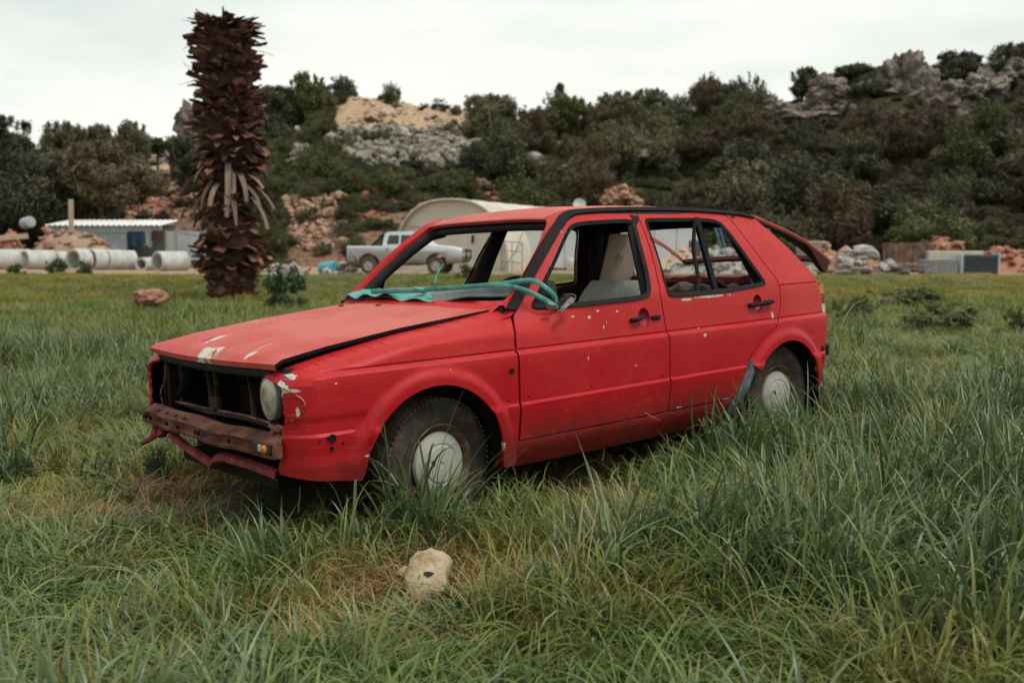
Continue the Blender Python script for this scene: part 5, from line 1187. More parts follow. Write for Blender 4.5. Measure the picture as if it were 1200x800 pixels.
# leafy weeds
WEED = {}
def weed(u, v, Y, wpx, hpx, label, k=0, kind='weed', name='leafy_weed', group=None):
    key = (kind, k)
    if key not in WEED:
        V, Fc = leaf_cloud(800 + k, 1., 1., .62, 3200, .045, 18, .45, .5, .5, 1.8); WEED[key] = np_mesh('leafy_weed', V, Fc, M_weed if kind == 'weed' else LF[kind])
    o = link(name, WEED[key]); p = at(u, v, Y); w = wpx * Y / F; h = hpx * Y / F; o.location = (p.x, p.y, gz(p.x, p.y) - .02); o.scale = (w / 2, w / 2, h / 1.0); o.rotation_euler = (0, 0, u * .7)
    return tag(o, label, 'weed', group)
weed(335, 335, 19, 62, 46, 'dark green weed clump growing right beside the foot of the palm trunk', 0)
weed(545, 318, 36, 26, 16, 'small green weed on the track beside the front wheel of the pickup', 1)
weed(66, 312, 44, 26, 16, 'low weed clump in front of the concrete pipes, left one', 2)
weed(98, 312, 44, 22, 14, 'low weed clump in front of the concrete pipes, right one', 0)
weed(20, 316, 42, 24, 12, 'yellowish weed at the left edge before the first concrete pipe', 1)
weed(1062, 348, 21, 92, 20, 'long dark weed patch in the right meadow nearer the debris', 2, 'green')
weed(1100, 378, 13.5, 96, 30, 'dark leafy weed clump in the middle of the right meadow', 0, 'green')
weed(1190, 388, 12.5, 60, 30, 'dark leafy weed clump at the right edge of the meadow', 1, 'green')
weed(1000, 362, 16, 60, 30, 'green tussock just behind the tail of the red car', 2, 'green')
weed(1185, 468, 7.8, 60, 22, 'dark hollow weed patch at the right edge above the tall tuft', 2, 'dark')  # dark leaves added to fill a dark hollow in the grass
weed(385, 578, 4.45, 46, 34, 'small leafy weed under the nose of the red car by the front wheel', 1)
weed(300, 590, 4.5, 36, 26, 'leafy weed under the front bumper beam of the red car', 2)
weed(590, 535, 4.9, 40, 34, 'leafy weed growing behind the front wheel of the red car', 0)
weed(185, 552, 5.3, 34, 40, 'bluish leafy weed beside the left end of the bumper beam', 2)
weed(280, 765, 2.75, 120, 40, 'low small leaved weed at the bottom left of the photo', 1)
# ================================================================== palm, pickup, sheds, pipes and junk
def place(o, u, Y, rz=0., v=None):
    p = at(u, v or 300, Y); o.location = (p.x, p.y, gz(p.x, p.y)); o.rotation_euler = (0, 0, rz); return o
# ---- dead palm trunk
M_boot = island_mat('palm_stub', [(0, (.020, .010, .007)), (.3, (.060, .025, .016)), (.58, (.145, .064, .040)), (.82, (.26, .145, .098)), (1, (.40, .28, .21))], .85, 6., .6, .012, .35)
M_ptrunk = mottled('palm_core', [(.010, .006, .005), (.035, .017, .012), (.06, .03, .02)], 5, .95, .8, .03)
PY = 24.; palm = empty('palm_trunk', label='headless dead palm trunk shaggy with brown leaf stubs, left of the car', cat='palm trunk'); place(palm, 272, PY); palm.scale = (1.2, 1.2, 1.2)
PH = (at(268, 25, PY).z - palm.location.z) / 1.2
def prad(t): return float(np.interp(t, [0, .06, .13, .18, .25, .33, .40, .50, .58, .70, .85, .95, 1.], [.50, .50, .56, .58, .46, .44, .47, .56, .56, .56, .55, .54, .46]))
mb = MB(); zs = np.linspace(-.2, PH, 30); mb.lathe([(prad(max(0, z / PH)) - .07, z) for z in zs] + [(0, PH)], (0, 0, 0), (0, 0, 1), 24); mb.build('trunk', M_ptrunk, palm, smooth=60)
rp = np.random.default_rng(3); VV = []; FF = []; o_ = 0
def stub(z, a, L, w0, w1, el, bend, twist=0., th=.02, cup=.25):
    """one cut leaf base: a tapering curved blade, thick, hollow on top"""
    global o_
    er = np.array([math.cos(a), math.sin(a), 0]); et = np.array([-math.sin(a), math.cos(a), 0]); up = np.array([0, 0, 1.])
    p = er * (prad(z / PH) - .07) + up * z; n = 5; rings = []
    for i in range(n + 1):
        t = i / n; e_ = el + bend * t; d = er * math.cos(e_) + up * math.sin(e_); nn = -er * math.sin(e_) + up * math.cos(e_); sd = et * math.cos(twist * t) + nn * math.sin(twist * t)
        w = (w0 + (w1 - w0) * t) * .5; k = th * (1 - .6 * t)
        rings.append([p - sd * w + nn * cup * w, p - sd * w * .4 - nn * .0, p + sd * w * .4, p + sd * w + nn * cup * w, p + sd * w * .5 - nn * k, p - sd * w * .5 - nn * k]); p = p + d * L / n
    for r_ in rings: VV.extend(r_)
    for i in range(n):
        for j in range(6): FF.append((o_ + i * 6 + j, o_ + i * 6 + (j + 1) % 6, o_ + i * 6 + 6 + (j + 1) % 6, o_ + i * 6 + 6 + j))
    FF.append(tuple(o_ + j for j in (0, 1, 4, 5))); FF.append(tuple(o_ + n * 6 + j for j in (0, 1, 4, 5))); o_ += 6 * (n + 1)
z = .04; k = 0; ga = 2.39996
while z < PH - .02:
    t = z / PH; a = k * ga + rp.normal(0, .55)
    if rp.random() < .10: z += .0072; k += 1; continue
    if t > .60: L, el, be = rp.uniform(.14, .30) + .10 * t * rp.random(), R(rp.uniform(-14, 26)), R(rp.uniform(-30, 25))
    elif t > .47: L, el, be = rp.uniform(.18, .34), R(rp.uniform(-35, 12)), R(rp.uniform(-55, 0))
    elif t > .24: L, el, be = rp.uniform(.08, .18), R(rp.uniform(-40, 25)), R(rp.uniform(-50, 10))
    elif t > .10: L, el, be = rp.uniform(.20, .38), R(rp.uniform(-15, 20)), R(rp.uniform(-55, 15))
    else: L, el, be = rp.uniform(.08, .16), R(rp.uniform(20, 70)), R(rp.uniform(-20, 10))
    stub(z + rp.normal(0, .05), a, L * rp.uniform(.6, 1.15), rp.uniform(.10, .38), rp.uniform(.04, .20), el, be, rp.normal(0, .45), rp.uniform(.015, .04), rp.uniform(-.2, .6))
    z += .0072; k += 1
for i in range(60):     # ragged ring of stubs at the cut top
    stub(PH - rp.uniform(.0, .12), rp.uniform(0, 6.28), rp.uniform(.16, .34), rp.uniform(.08, .15), rp.uniform(.02, .06), R(rp.uniform(-8, 52)), R(rp.uniform(-35, 15)), rp.normal(0, .4))
for i in range(50):     # long thin fibres and split stalks
    stub(rp.uniform(.1, 1) * PH, rp.uniform(0, 6.28), rp.uniform(.35, .60), rp.uniform(.02, .05), .008, R(rp.uniform(-40, 40)), R(rp.uniform(-50, 30)), rp.normal(0, .5), .008)
me = bpy.data.meshes.new('leaf_stubs'); me.from_pydata([tuple(v) for v in VV], [], FF); me.materials.append(M_boot); finish(me, 35); link('leaf_stubs', me, palm)
VV = []; FF = []; o_ = 0
for i in range(34):     # pale strips hanging under the bulge
    stub(rp.uniform(.36, .50) * PH, rp.uniform(0, 6.28), rp.uniform(.45, .85), rp.uniform(.09, .16), rp.uniform(.05, .10), R(rp.uniform(-50, -15)), R(rp.uniform(-70, -35)), rp.normal(0, .3), .012, .35)
M_husk = island_mat('palm_husk', [(0, (.045, .028, .022)), (.5, (.13, .085, .068)), (1, (.26, .19, .155))], .85, 6., .5, .01)
me = bpy.data.meshes.new('hanging_husks'); me.from_pydata([tuple(v) for v in VV], [], FF); me.materials.append(M_husk); finish(me, 35); link('hanging_husks', me, palm)

# ---- silver pickup
def extrude(mb, poly, y0, y1, inset=.0, bev=.05):
    """(x, z) outline swept across y with rounded shoulders"""
    c = np.mean(poly, axis=0); n = len(poly); ys = [y0, y0 + bev * .35, y0 + bev, y1 - bev, y1 - bev * .35, y1]; sc = [bev, bev * .3, 0, 0, bev * .3, bev]
    P2 = np.array(poly); d = np.roll(P2, -1, 0) - np.roll(P2, 1, 0); nn = np.stack([-d[:, 1], d[:, 0]], 1); nn /= np.linalg.norm(nn, axis=1)[:, None]
    ar = np.sum(P2[:, 0] * np.roll(P2[:, 1], -1) - np.roll(P2[:, 0], -1) * P2[:, 1])
    if ar < 0: nn = -nn
    vs = []
    for y, s_ in zip(ys, sc): vs += [(p[0] + q[0] * s_, y, p[1] + q[1] * s_) for p, q in zip(P2, nn)]
    fs = []
    for i in range(5):
        for j in range(n): fs.append((i * n + j, i * n + (j + 1) % n, (i + 1) * n + (j + 1) % n, (i + 1) * n + j) if ar > 0 else (i * n + (j + 1) % n, i * n + j, (i + 1) * n + j, (i + 1) * n + (j + 1) % n))
    a_ = tuple(range(n)); b_ = tuple(range(5 * n, 6 * n)); fs += [a_ if ar < 0 else a_[::-1], b_[::-1] if ar < 0 else b_]
    mb.add(vs, fs)
m, t, b, o = new_mat('silver_paint_dusty'); v = objco(t); z_ = sepz(t, v)[2]; n1 = noise_n(t, 3, 6, .65, v)
f_ = mapr(t, math_(t, 'ADD', z_, math_(t, 'MULTIPLY', math_(t, 'SUBTRACT', n1, .5), .5)), .35, 1.12, 1., 0.)
cc = mixc(t, f_, (.50, .53, .54), (.23, .165, .11)); t.links.new(cc, b.inputs['Base Color']); b.inputs['Metallic'].default_value = .15; t.links.new(mapr(t, f_, 0, 1, .32, .85), b.inputs['Roughness'])
M_silver = m; M_dglass = mottled('dark_car_glass', [(.015, .018, .02), (.03, .036, .04)], 2, .08, 0, spec=.6); M_dusttyre = mottled('dusty_offroad_tyre', [(.04, .03, .024), (.13, .095, .07)], 8, .95, .5, .01); M_alloy = mottled('dusty_alloy', [(.30, .26, .21), (.52, .48, .42)], 10, .5, .2, .004)
pk = empty('pickup_truck', label='silver double cab pickup with muddy sills and black bull bar, parked before the arched tent', cat='pickup')
def whl(cx, cz, r_, n=14): return [(cx + r_ * math.cos(a), cz + r_ * math.sin(a)) for a in np.linspace(math.pi, 0, n)]
low = [(0., .62), (.05, .50), (.50, .48)] + whl(.98, .42, .46) + [(1.50, .42), (3.40, .42)] + whl(3.93, .42, .46) + [(4.50, .45), (4.92, .48), (5.03, .60), (5.05, .82), (5.01, 1.00), (4.86, 1.10), (4.40, 1.18), (3.75, 1.24), (3.55, 1.27), (1.62, 1.26), (1.60, 1.20), (.02, 1.20), (0, 1.14)]
mb = MB(); extrude(mb, low, -.88, .88, bev=.06); mb.build('body', M_silver, pk, smooth=35)
cabp = [(1.58, 1.20), (1.62, 1.52), (1.68, 1.75), (1.80, 1.80), (2.60, 1.81), (2.90, 1.77), (3.06, 1.68), (3.66, 1.24)]
mb = MB(); n = len(cabp); A = []
for y, k_ in ((-.83, 0), (-.80, .25), (-.66, .92), (-.60, 1.), (.60, 1.), (.66, .92), (.80, .25), (.83, 0)):
    pass
V_ = []
for (x, z) in cabp: 
    f_ = (z - 1.18) / .57; hw = .83 - .17 * f_; V_.append([(x, y * hw, z + (.02 * (1 - abs(y)) if z > 1.6 else 0)) for y in (-1, -.9, -.5, 0, .5, .9, 1)])
mb.grid(V_); mb.add([r_[0] for r_ in V_], [tuple(range(n))[::-1]]); mb.add([r_[-1] for r_ in V_], [tuple(range(n))]); cab = mb.build('cab', M_silver, pk, smooth=35)
def win(P, s_):
    mb = MB(); q = []
    for (x, z) in P: f_ = (z - 1.18) / .57; q.append(Vector((x, s_ * (.83 - .17 * f_ + .006), z)))
    mb.add(q, [tuple(range(len(q)))[::s_]]); mb.build('side_window', M_dglass, cab, smooth=0)
for s_ in (-1, 1):
    win([(1.76, 1.23), (2.30, 1.23), (2.30, 1.66), (1.84, 1.66)], s_); win([(2.38, 1.23), (3.30, 1.23), (2.92, 1.58), (2.78, 1.66), (2.38, 1.67)], s_)
mb = MB(); mb.grid([[(x + .012, y * (.83 - .17 * (z - 1.18) / .57) * .92, z + .012) for y in np.linspace(-1, 1, 7)] for x, z in ((3.55, 1.24), (3.32, 1.41), (3.09, 1.59))]); mb.build('windscreen', mottled('bright_windscreen', [(.10, .11, .11), (.16, .17, .17)], 2, .05, 0, spec=.9), cab, smooth=40)
mb = MB()
for s_ in (-1, 1): mb.tube([(1.02, s_ * .72, 1.17), (1.30, s_ * .70, 1.40), (1.55, s_ * .66, 1.66), (1.60, s_ * .66, 1.20)], .05, 8)
mb.tube([(1.55, -.66, 1.66), (1.55, .66, 1.66)], .05, 8); mb.box((1.56, 0, 1.42), (.03, 1.2, .40)); mb.build('roll_bar', M_rubber, pk, smooth=50)
mb = MB()
for s_ in (-1, 1): mb.tube(chaikin([(5.00, s_ * .42, .50), (5.16, s_ * .42, .60), (5.20, s_ * .42, .95), (5.10, s_ * .42, 1.06), (4.98, s_ * .42, 1.04)], 2, False), .032, 8)
for z in (.70, .98): mb.tube([(5.19, -.62, z), (5.20, 0, z), (5.19, .62, z)], .03, 8)
for s_ in (-1, 1): mb.tube([(5.0, s_ * .75, .72), (5.14, s_ * .62, .72), (5.17, s_ * .62, .96), (5.0, s_ * .74, .96)], .025, 8)
mb.build('bull_bar', M_rubber, pk, smooth=60)
for s_ in (-1, 1):
    MB().box((4.88, s_ * .70, .92), (.22, .26, .15), (0, R(12), s_ * R(20)), bev=.03).build('headlight', M_clear, pk, smooth=40)
    mb = MB(); mb.box((3.28, s_ * .98, 1.24), (.12, .20, .14), bev=.03); mb.build('wing_mirror', M_silver, pk, smooth=40)
    for hx in (1.80, 2.50): MB().box((hx, s_ * .893, 1.06), (.16, .02, .03), bev=.008).build('door_handle', M_rubber, pk, smooth=40)
    MB().box((2.45, s_ * .86, .40), (1.7, .10, .05), bev=.02).build('side_step', M_rubber, pk, smooth=40)
for x in (1.9, 2.35): MB().tube([(x, -.55, 1.79), (x, .55, 1.79)], .02, 8).build('roof_bar', M_rubber, cab, smooth=60)
for (x, y) in ((.98, -.78), (3.93, -.78), (.98, .78), (3.93, .78)):
    e = empty('wheel', (x, y, .37), 0 if y < 0 else math.pi); e.parent = pk
    mb = MB(); mb.lathe([(.21, -.10), (.30, -.125), (.35, -.11), (.37, -.09), (.37, .09), (.35, .11), (.30, .12), (.21, .10)], (0, 0, 0), (0, 1, 0), 40)
    for k in range(40):
        a = 2 * math.pi * k / 40; mb.box((.368 * math.cos(a), 0, .368 * math.sin(a)), (.02, .18, .022), (0, -a, 0))
    mb.build('tyre', M_dusttyre, e, smooth=40)
    mb = MB(); mb.lathe([(.215, -.118), (.205, -.100), (.19, -.07), (.0, -.06)], (0, 0, 0), (0, 1, 0), 32); mb.lathe([(.06, -.07), (.055, -.115), (0, -.12)], (0, 0, 0), (0, 1, 0), 16)
    for k in range(6):
        a = 2 * math.pi * k / 6; mb.box((.125 * math.cos(a), -.095, .125 * math.sin(a)), (.15, .045, .055), (0, -a, 0), bev=.01)
    mb.build('rim', M_alloy, e, smooth=40)
place(pk, 413.5, 43.8, R(-9))
pk.location.z = at(519, 321, 43.0).z
# ---- arched tent
M_tent = mottled('cream_tarpaulin', [(.38, .35, .28), (.48, .45, .375), (.54, .51, .43)], .7, .75, .5, .06); M_tentin = mottled('cream_end_wall', [(.45, .42, .35), (.55, .52, .44)], .5, .8, .5, .08)
tn = empty('arched_tent', label='cream tarpaulin tunnel tent with arched end behind the pickup', cat='tent')
W2, H2 = 3.35, 3.7
def arch(a, k=1.): return (math.copysign(abs(math.cos(a)) ** .8, math.cos(a)) * W2 * k, math.sin(a) ** .85 * H2 * k if a > 0 else 0)
aa = np.linspace(0.0001, math.pi - .0001, 40)
mb = MB(); mb.slab([[(arch(a)[0], y, arch(a)[1] + .04 * math.sin(y * 2.1) * 0 - .05 * abs(math.sin(y * math.pi / 2.2))) for y in np.linspace(0, 11, 40)] for a in aa], .05, (0, 0, -1)); mb.build('cover', M_tent, tn, smooth=60)
mb = MB(); mb.grid([[(arch(a)[0] * k, .28 + .05 * ns(arch(a)[0] * k, arch(a)[1] * k, 1.2) + .06 * math.sin(arch(a)[0] * k * 5) * (1 - k) * (1 - k), arch(a)[1] * k) for a in aa] for k in np.linspace(.97, .02, 24)]); mb.build('end_wall', M_tentin, tn, smooth=60)
for y in (0., .26): MB().tube([(arch(a, .985)[0], y + .02, arch(a, .985)[1]) for a in aa], .05, 8).build('hoop', M_tent, tn, smooth=60)
mb = MB()
for k in range(9): a = aa[4 + k * 4]; mb.tube([(arch(a, .98)[0], .04, arch(a, .98)[1]), (arch(a, .97)[0], .26, arch(a, .97)[1])], .022, 6)
mb.tube([(-2.4, .22, 2.30), (2.4, .22, 2.30)], .03, 6); mb.build('struts', M_tent, tn, smooth=60)
MB().box((1.25, .20, 1.62), (.10, .04, .42), (0, .1, 0)).build('vent_slit', M_under, tn, smooth=0)
place(tn, 526, 51, R(-24))
# ---- long pale site cabin seen through the car
M_cabin = mottled('pale_steel_panel', [(.40, .44, .44), (.52, .55, .54)], .8, .55, .15, .01); M_post = mottled('dark_post', [(.04, .045, .045), (.09, .095, .09)], 6, .7, .3, .004)
cb = empty('site_cabin', label='long pale grey panelled site cabin behind the red car', cat='cabin')
Lc = 9.4; mb = MB(); 
for i in range(8):
    mb.box((Lc * (i + .5) / 8, 0, 1.5), (Lc / 8 - .03, .10, 2.7), bev=.012)
mb.box((Lc / 2, .08, 1.5), (Lc - .06, .06, 2.66)); mb.box((Lc / 2, 2.4, 1.5), (Lc, .06, 2.66)); mb.box((.03, 1.2, 1.5), (.06, 2.3, 2.66)); mb.box((Lc - .03, 1.2, 1.5), (.06, 2.3, 2.66)); mb.build('wall', M_cabin, cb, smooth=30)
mb = MB(); mb.box((Lc / 2, 1.2, 2.90), (Lc + .2, 2.7, .10), bev=.02); mb.build('roof', M_cabin, cb, smooth=30)
for x in (.15, 3.25): MB().box((x, -.10, 1.42), (.12, .08, 2.84), bev=.01).build('post', M_post, cb, smooth=30)
for i in range(9): MB().box((.4 + i * 1.05, .0, .08), (.30, .30, .17), bev=.01).build('foot_block', M_under, cb, smooth=30)
place(cb, 609, 52.5)
mb = MB(); mb.lathe([(0, .0), (.12, .012), (.24, .05), (.32, .10), (.325, .095), (.24, .04), (.12, .002), (0, -.01)], (0, 0, 0), (0, -1, .25), 32); d_ = empty('satellite_dish', label='small white round dish showing just above the red car roof', cat='dish'); mb.build('dish', M_clear, d_, smooth=60)
MB().tube([(0, .06, 0), (0, .15, -.2), (0, .15, -.75)], .025, 8).build('mast', M_post, d_, smooth=60); p = at(679, 240, 53.2); d_.location = p
fr_ = MB()
for x in (0, .5, 1.0): fr_.tube([(x, 0, 0), (x, 0, 1.55 - .1 * x)], .022, 6)
for z in (.5, 1.05, 1.5): fr_.tube([(0, 0, z), (1.0, 0, z - .08)], .02, 6)
fr_.tube([(0, 0, .1), (1., 0, 1.4)], .018, 6); fr_.tube([(.6, .0, .8), (1.1, 0, 2.1)], .018, 6)
place(tag(fr_.build('scaffold_frame', mottled('brown_tube', [(.10, .06, .04), (.2, .13, .09)], 8), None, smooth=60), 'thin rusty tube frame leaning by the pale cabin, seen through the windscreen', 'frame'), 588, 49)
bk = MB().lathe([(0, 0), (.30, 0), (.34, .30), (.33, .62), (.30, .66), (.27, .62), (.0, .60)], (0, 0, 0), (0, 0, 1), 24); place(tag(bk.build('plastic_tub', M_clear, None, smooth=40), 'white plastic tub standing before the pale cabin, seen through the front door window', 'tub'), 671, 50)
pl = MB()
for z in (.06, .45, .84): pl.box((0, 0, z), (.55, .8, .05))
for x in (-.22, 0, .22): pl.box((x, 0, .45), (.06, .7, .80))
place(tag(pl.build('wooden_crate', mottled('grey_wood', [(.16, .13, .10), (.3, .25, .19)], 8), None, smooth=0), 'weathered wooden crate before the pale cabin, seen through the front door window', 'crate'), 686, 49.5)
sp_ = MB(); sp_.tube([(0, 0, .22), (.05, 0, .22)], .22, 14); 
# ---- heaps
def heap(name, label, u, Y, rx, ry, h, matb, mats, n, size, sd, cat='heap'):
    e = empty(name, label=label, cat=cat); r = random.Random(sd); mb = MB(); P = []
    for i in range(15):
        row = []
        for j in range(32):
            a = j / 32 * 2 * math.pi; k = i / 14; x = rx * k * math.cos(a); y = ry * k * math.sin(a); z = h * (1 - k ** 1.5) * (1 + .5 * ns(x + sd, y, 1.1)) + .1 * ns(x, y + sd, 3.) - .12 * k
            row.append((x, y, z))
        row.append(row[0]); P.append(row)
    mb.grid(P); mb.build('mound', matb, e, smooth=60); items = []
    for i in range(n):
        a = r.uniform(0, 6.28); k = r.random() ** .6; x = rx * k * math.cos(a); y = ry * k * math.sin(a); z = h * (1 - k ** 1.5) * (1 + .5 * ns(x + sd, y, 1.1)); s_ = size * r.uniform(.35, 1.) * (1.9 if r.random() < .07 else 1)
        items.append((x, y, z + s_ * .25, s_, s_ * r.uniform(.6, 1.), s_ * r.uniform(.4, .8), sd + i))
    if items: rocks(items, mats, 'stones', e, 1, .45, 25)
    return place(e, u, Y)
M_sand = mottled('beige_sand', [(.30, .22, .15), (.44, .35, .26)], 3, .95, .5, .05)
heap('sand_heap', 'beige sand heap in front of the pale cabin, seen through the rear door window', 795, 47, 1.5, 1.4, 1.1, M_sand, M_rub_pale, 20, .14, 2000)
heap('debris_heap', 'low heap of broken grey concrete seen through the rear door window', 850, 45.5, 3.1, 1.8, .95, M_rub_grey, M_rub_grey, 150, .26, 2100)
heap('debris_heap', 'grey and brown building rubble right behind the tail of the red car', 1000, 45, 2.4, 1.6, .85, M_rub_red, M_rub_grey, 110, .26, 2300)
heap('earth_heap', 'reddish earth heap between the rusty bin and the right photo edge', 1180, 47.5, 2.6, 1.6, 1.05, M_rub_red, M_rub_red, 90, .26, 2500)
heap('earth_heap', 'small red earth heap behind the rusty bin', 1105, 49.5, 1.6, 1.2, 1.5, M_rub_red, M_rub_red, 40, .24, 2600)
heap('earth_heap', 'low brown earth heap beside the rubble behind the tailgate', 968, 48.5, 1.9, 1.3, 1.15, M_rub_red, M_rub_pale, 50, .24, 2650)
heap('stone_heap', 'long heap of reddish building stones behind the concrete pipes', 84, 57.5, 4.0, 1.4, 2.0, M_rub_pale, M_rub_pink, 210, .24, 2700)
heap('stone_heap', 'red brick rubble at the far left behind the first pipes', 8, 57, 1.8, 1.0, 1.9, M_rub_red, M_rub_red, 50, .22, 2900)
heap('scrap_heap', 'white and grey scrap pieces lying between the palm trunk and the teal barrel', 330, 46, 1.1, .8, .45, M_rub_grey, M_rub_grey, 40, .22, 3000)
heap('scrap_heap', 'pale broken sheet pieces beside the rear wheel of the pickup', 402, 44.5, 1.0, .7, .30, M_rub_pale, M_rub_grey, 22, .2, 3100)
# ---- junk on the right
def boxthing(name, label, u, Y, d, mat, rz=0., z0=0., cat=None, bev=.03, ribs=0, ribm=None):
    e = empty(name, label=label, cat=cat or name.split('_')[-1]); mb = MB(); mb.box((0, 0, d[2] / 2 + z0), d, bev=bev); mb.build('body', mat, e, smooth=30)
    for i in range(ribs): MB().box((-d[0] / 2 + d[0] * (i + .5) / ribs, -d[1] / 2 - .012, d[2] / 2 + z0), (.07, .05, d[2] * .94), bev=.01).build('rib', ribm or mat, e, smooth=30)
    return place(e, u, Y, rz)
sk = boxthing('rusty_bin', 'large rusty brown steel bin standing in the rubble on the right', 1064, 47, (1.95, 1.2, 1.35), mottled('brown_rusted_plate', [(.05, .025, .02), (.13, .075, .055), (.22, .15, .12)], 2.2, .9, .5, .02), R(4), 0, 'bin', .02, 3)
boxthing('pale_panel', 'pale cream wall panel lying behind the grey block on the right', 1118, 46.2, (2.5, .5, .98), mottled('cream_panel', [(.38, .36, .29), (.5, .48, .41)], 2, .7, .2, .01), R(-3))
boxthing('grey_block', 'flat grey rendered block in front of the pale panel', 1100, 44.2, (1.50, .55, .66), mottled('grey_render', [(.13, .135, .14), (.22, .225, .23)], 6, .9, .5, .01), R(2))
ac = empty('metal_cabinet', label='dark louvred metal cabinet with a pale teal end lying at the right', cat='cabinet')
MB().box((0, 0, .45), (1.55, .6, .80), bev=.02).build('body', mottled('dark_steel', [(.025, .032, .038), (.06, .07, .08)], 4, .5, .2, .004), ac, smooth=30)
mb = MB()
for i in range(7): mb.box((.06, -.31, .16 + i * .095), (1.28, .03, .05), (R(25), 0, 0))
mb.build('louvres', mottled('louvre_steel', [(.03, .04, .048), (.07, .09, .10)], 4, .45, 0), ac, smooth=0)
mb = MB(); mb.box((-.80, -.02, .45), (.14, .66, .88), bev=.03); mb.box((.80, -.02, .47), (.09, .66, .92), bev=.02); mb.build('end_plate', mottled('teal_grey_plate', [(.22, .33, .34), (.42, .48, .47)], 5, .6, .2, .004), ac, smooth=30)
place(ac, 1146, 44.4, R(-4))
mb = MB()
for i in range(9):
    mb.box((random.uniform(-.5, .5), random.uniform(-.4, .4), .08 + i * .05), (random.uniform(1.2, 2.), .2, .04), (random.uniform(-.1, .1), random.uniform(-.12, .12), random.uniform(-.5, .5)), bev=.004)
place(tag(mb.build('plank_pile', mottled('bleached_board', [(.20, .19, .17), (.42, .42, .39)], 5), None, smooth=30), 'bleached boards piled below the rusty bin', 'boards'), 1055, 44)
mb = MB()
for i in range(6): mb.box((random.uniform(-.5, .5), random.uniform(-.3, .3), .10 + i * .05), (random.uniform(1.0, 1.7), .25, .04), (random.uniform(-.15, .15), random.uniform(-.1, .2), random.uniform(-.5, .5)), bev=.004)
place(tag(mb.build('plank_pile', mottled('grey_board', [(.16, .17, .17), (.34, .35, .34)], 5), None, smooth=30), 'grey broken boards stacked on the rubble behind the tail lamp', 'boards'), 1004, 43.6)
mb = MB(); mb.box((0, 0, .75), (1.0, .8, 1.5), (0, R(-3), 0), bev=.05); place(tag(mb.build('concrete_block', mottled('old_concrete', [(.17, .15, .12), (.30, .27, .225)], 3, .92, .6, .02), None, smooth=30), 'big sandy concrete block right behind the open tailgate', 'block'), 948, 47)
mb = MB(); mb.tube([(0, 0, 0), (.55, 0, 1.9)], .05, 8); mb.tube([(-.25, .2, 0), (.30, .2, 1.9)], .05, 8)
for k in (.25, .5, .75): mb.tube([(.55 * k, 0, 1.9 * k), (-.25 + .55 * k, .2, 1.9 * k)], .025, 6)
ob = tag(mb.build('blue_ladder', mottled('blue_steel', [(.05, .10, .16), (.10, .18, .26)], 6, .5, .2, .003), None, smooth=60), 'blue steel ladder frame leaning over the concrete debris, seen through the rear door window', 'ladder'); place(ob, 850, 47.5); ob.scale = (-1, 1, 1); ob.location.z += .4
mb = MB(); mb.box((0, 0, .9), (.55, .4, 1.3), bev=.04); place(tag(mb.build('dark_cabinet', M_post, None, smooth=30), 'dark upright cabinet at the right end of the pale cabin', 'cabinet'), 814, 50)
# ---- teal barrel
br = MB().lathe([(0, -.45), (.26, -.45), (.29, -.42), (.30, -.2), (.315, -.18), (.315, -.15), (.30, -.13), (.30, .13), (.315, .15), (.315, .18), (.30, .2), (.29, .42), (.26, .45), (0, .45)], (0, 0, .30), (.8, -.6, .1), 28)
place(tag(br.build('plastic_barrel', mottled('teal_plastic', [(.05, .22, .27), (.10, .34, .39)], 4, .45, .2, .005), None, smooth=40), 'teal blue plastic barrel lying left of the pickup', 'barrel'), 385, 44.5)
# ---- concrete pipes
M_conc = mottled('pale_concrete', [(.24, .24, .22), (.42, .43, .40), (.52, .53, .50)], 1.6, .9, .4, .02)
def pipe(u, Y, L, r_, yaw, label, k):
    L *= 1.3
    mb = MB(); mb.lathe([(r_, -L / 2), (r_ - .015, -L / 2 - .015), (r_ - .11, -L / 2 - .015), (r_ - .125, -L / 2), (r_ - .125, L / 2), (r_ - .11, L / 2 + .01), (r_ - .015, L / 2 + .01), (r_, L / 2)], (0, 0, r_ - .06), (math.cos(yaw), math.sin(yaw), 0), 44, True)
    return place(tag(mb.build('concrete_pipe', M_conc, None, smooth=35), label, 'concrete pipe'), u, Y)
pipe(4, 52.5, 1.9, 0.554, R(34), 'pale concrete pipe cut by the left edge of the photo', 0)
pipe(45, 53.0, 1.15, 0.538, R(52), 'stained concrete pipe with dark mouth, next to the one cut by the left edge', 1)
pipe(69, 54.5, .55, 0.504, R(64), 'narrow concrete ring squeezed behind the weeds, left of the big ring', 2)
pipe(93, 52.6, .62, 0.588, R(64), 'big concrete ring with a small dark mouth right behind the weeds', 3)
pipe(113, 53.6, .62, 0.588, R(60), 'concrete ring pressed against the right side of the big ring behind the weeds', 4)
pipe(131, 54.2, .60, 0.571, R(54), 'concrete ring second from the right in the row of tightly packed rings', 5)
pipe(148, 54.8, .60, 0.554, R(46), 'rightmost ring of the tightly packed row, next to the low pale pipe', 6)
pipe(172, 54.5, .9, 0.378, R(80), 'low pale pipe lying end on with a brownish mouth', 7)
pipe(200, 53.2, 1.25, 0.554, R(52), 'white concrete pipe nearest the palm trunk with a rusty stained mouth', 8)
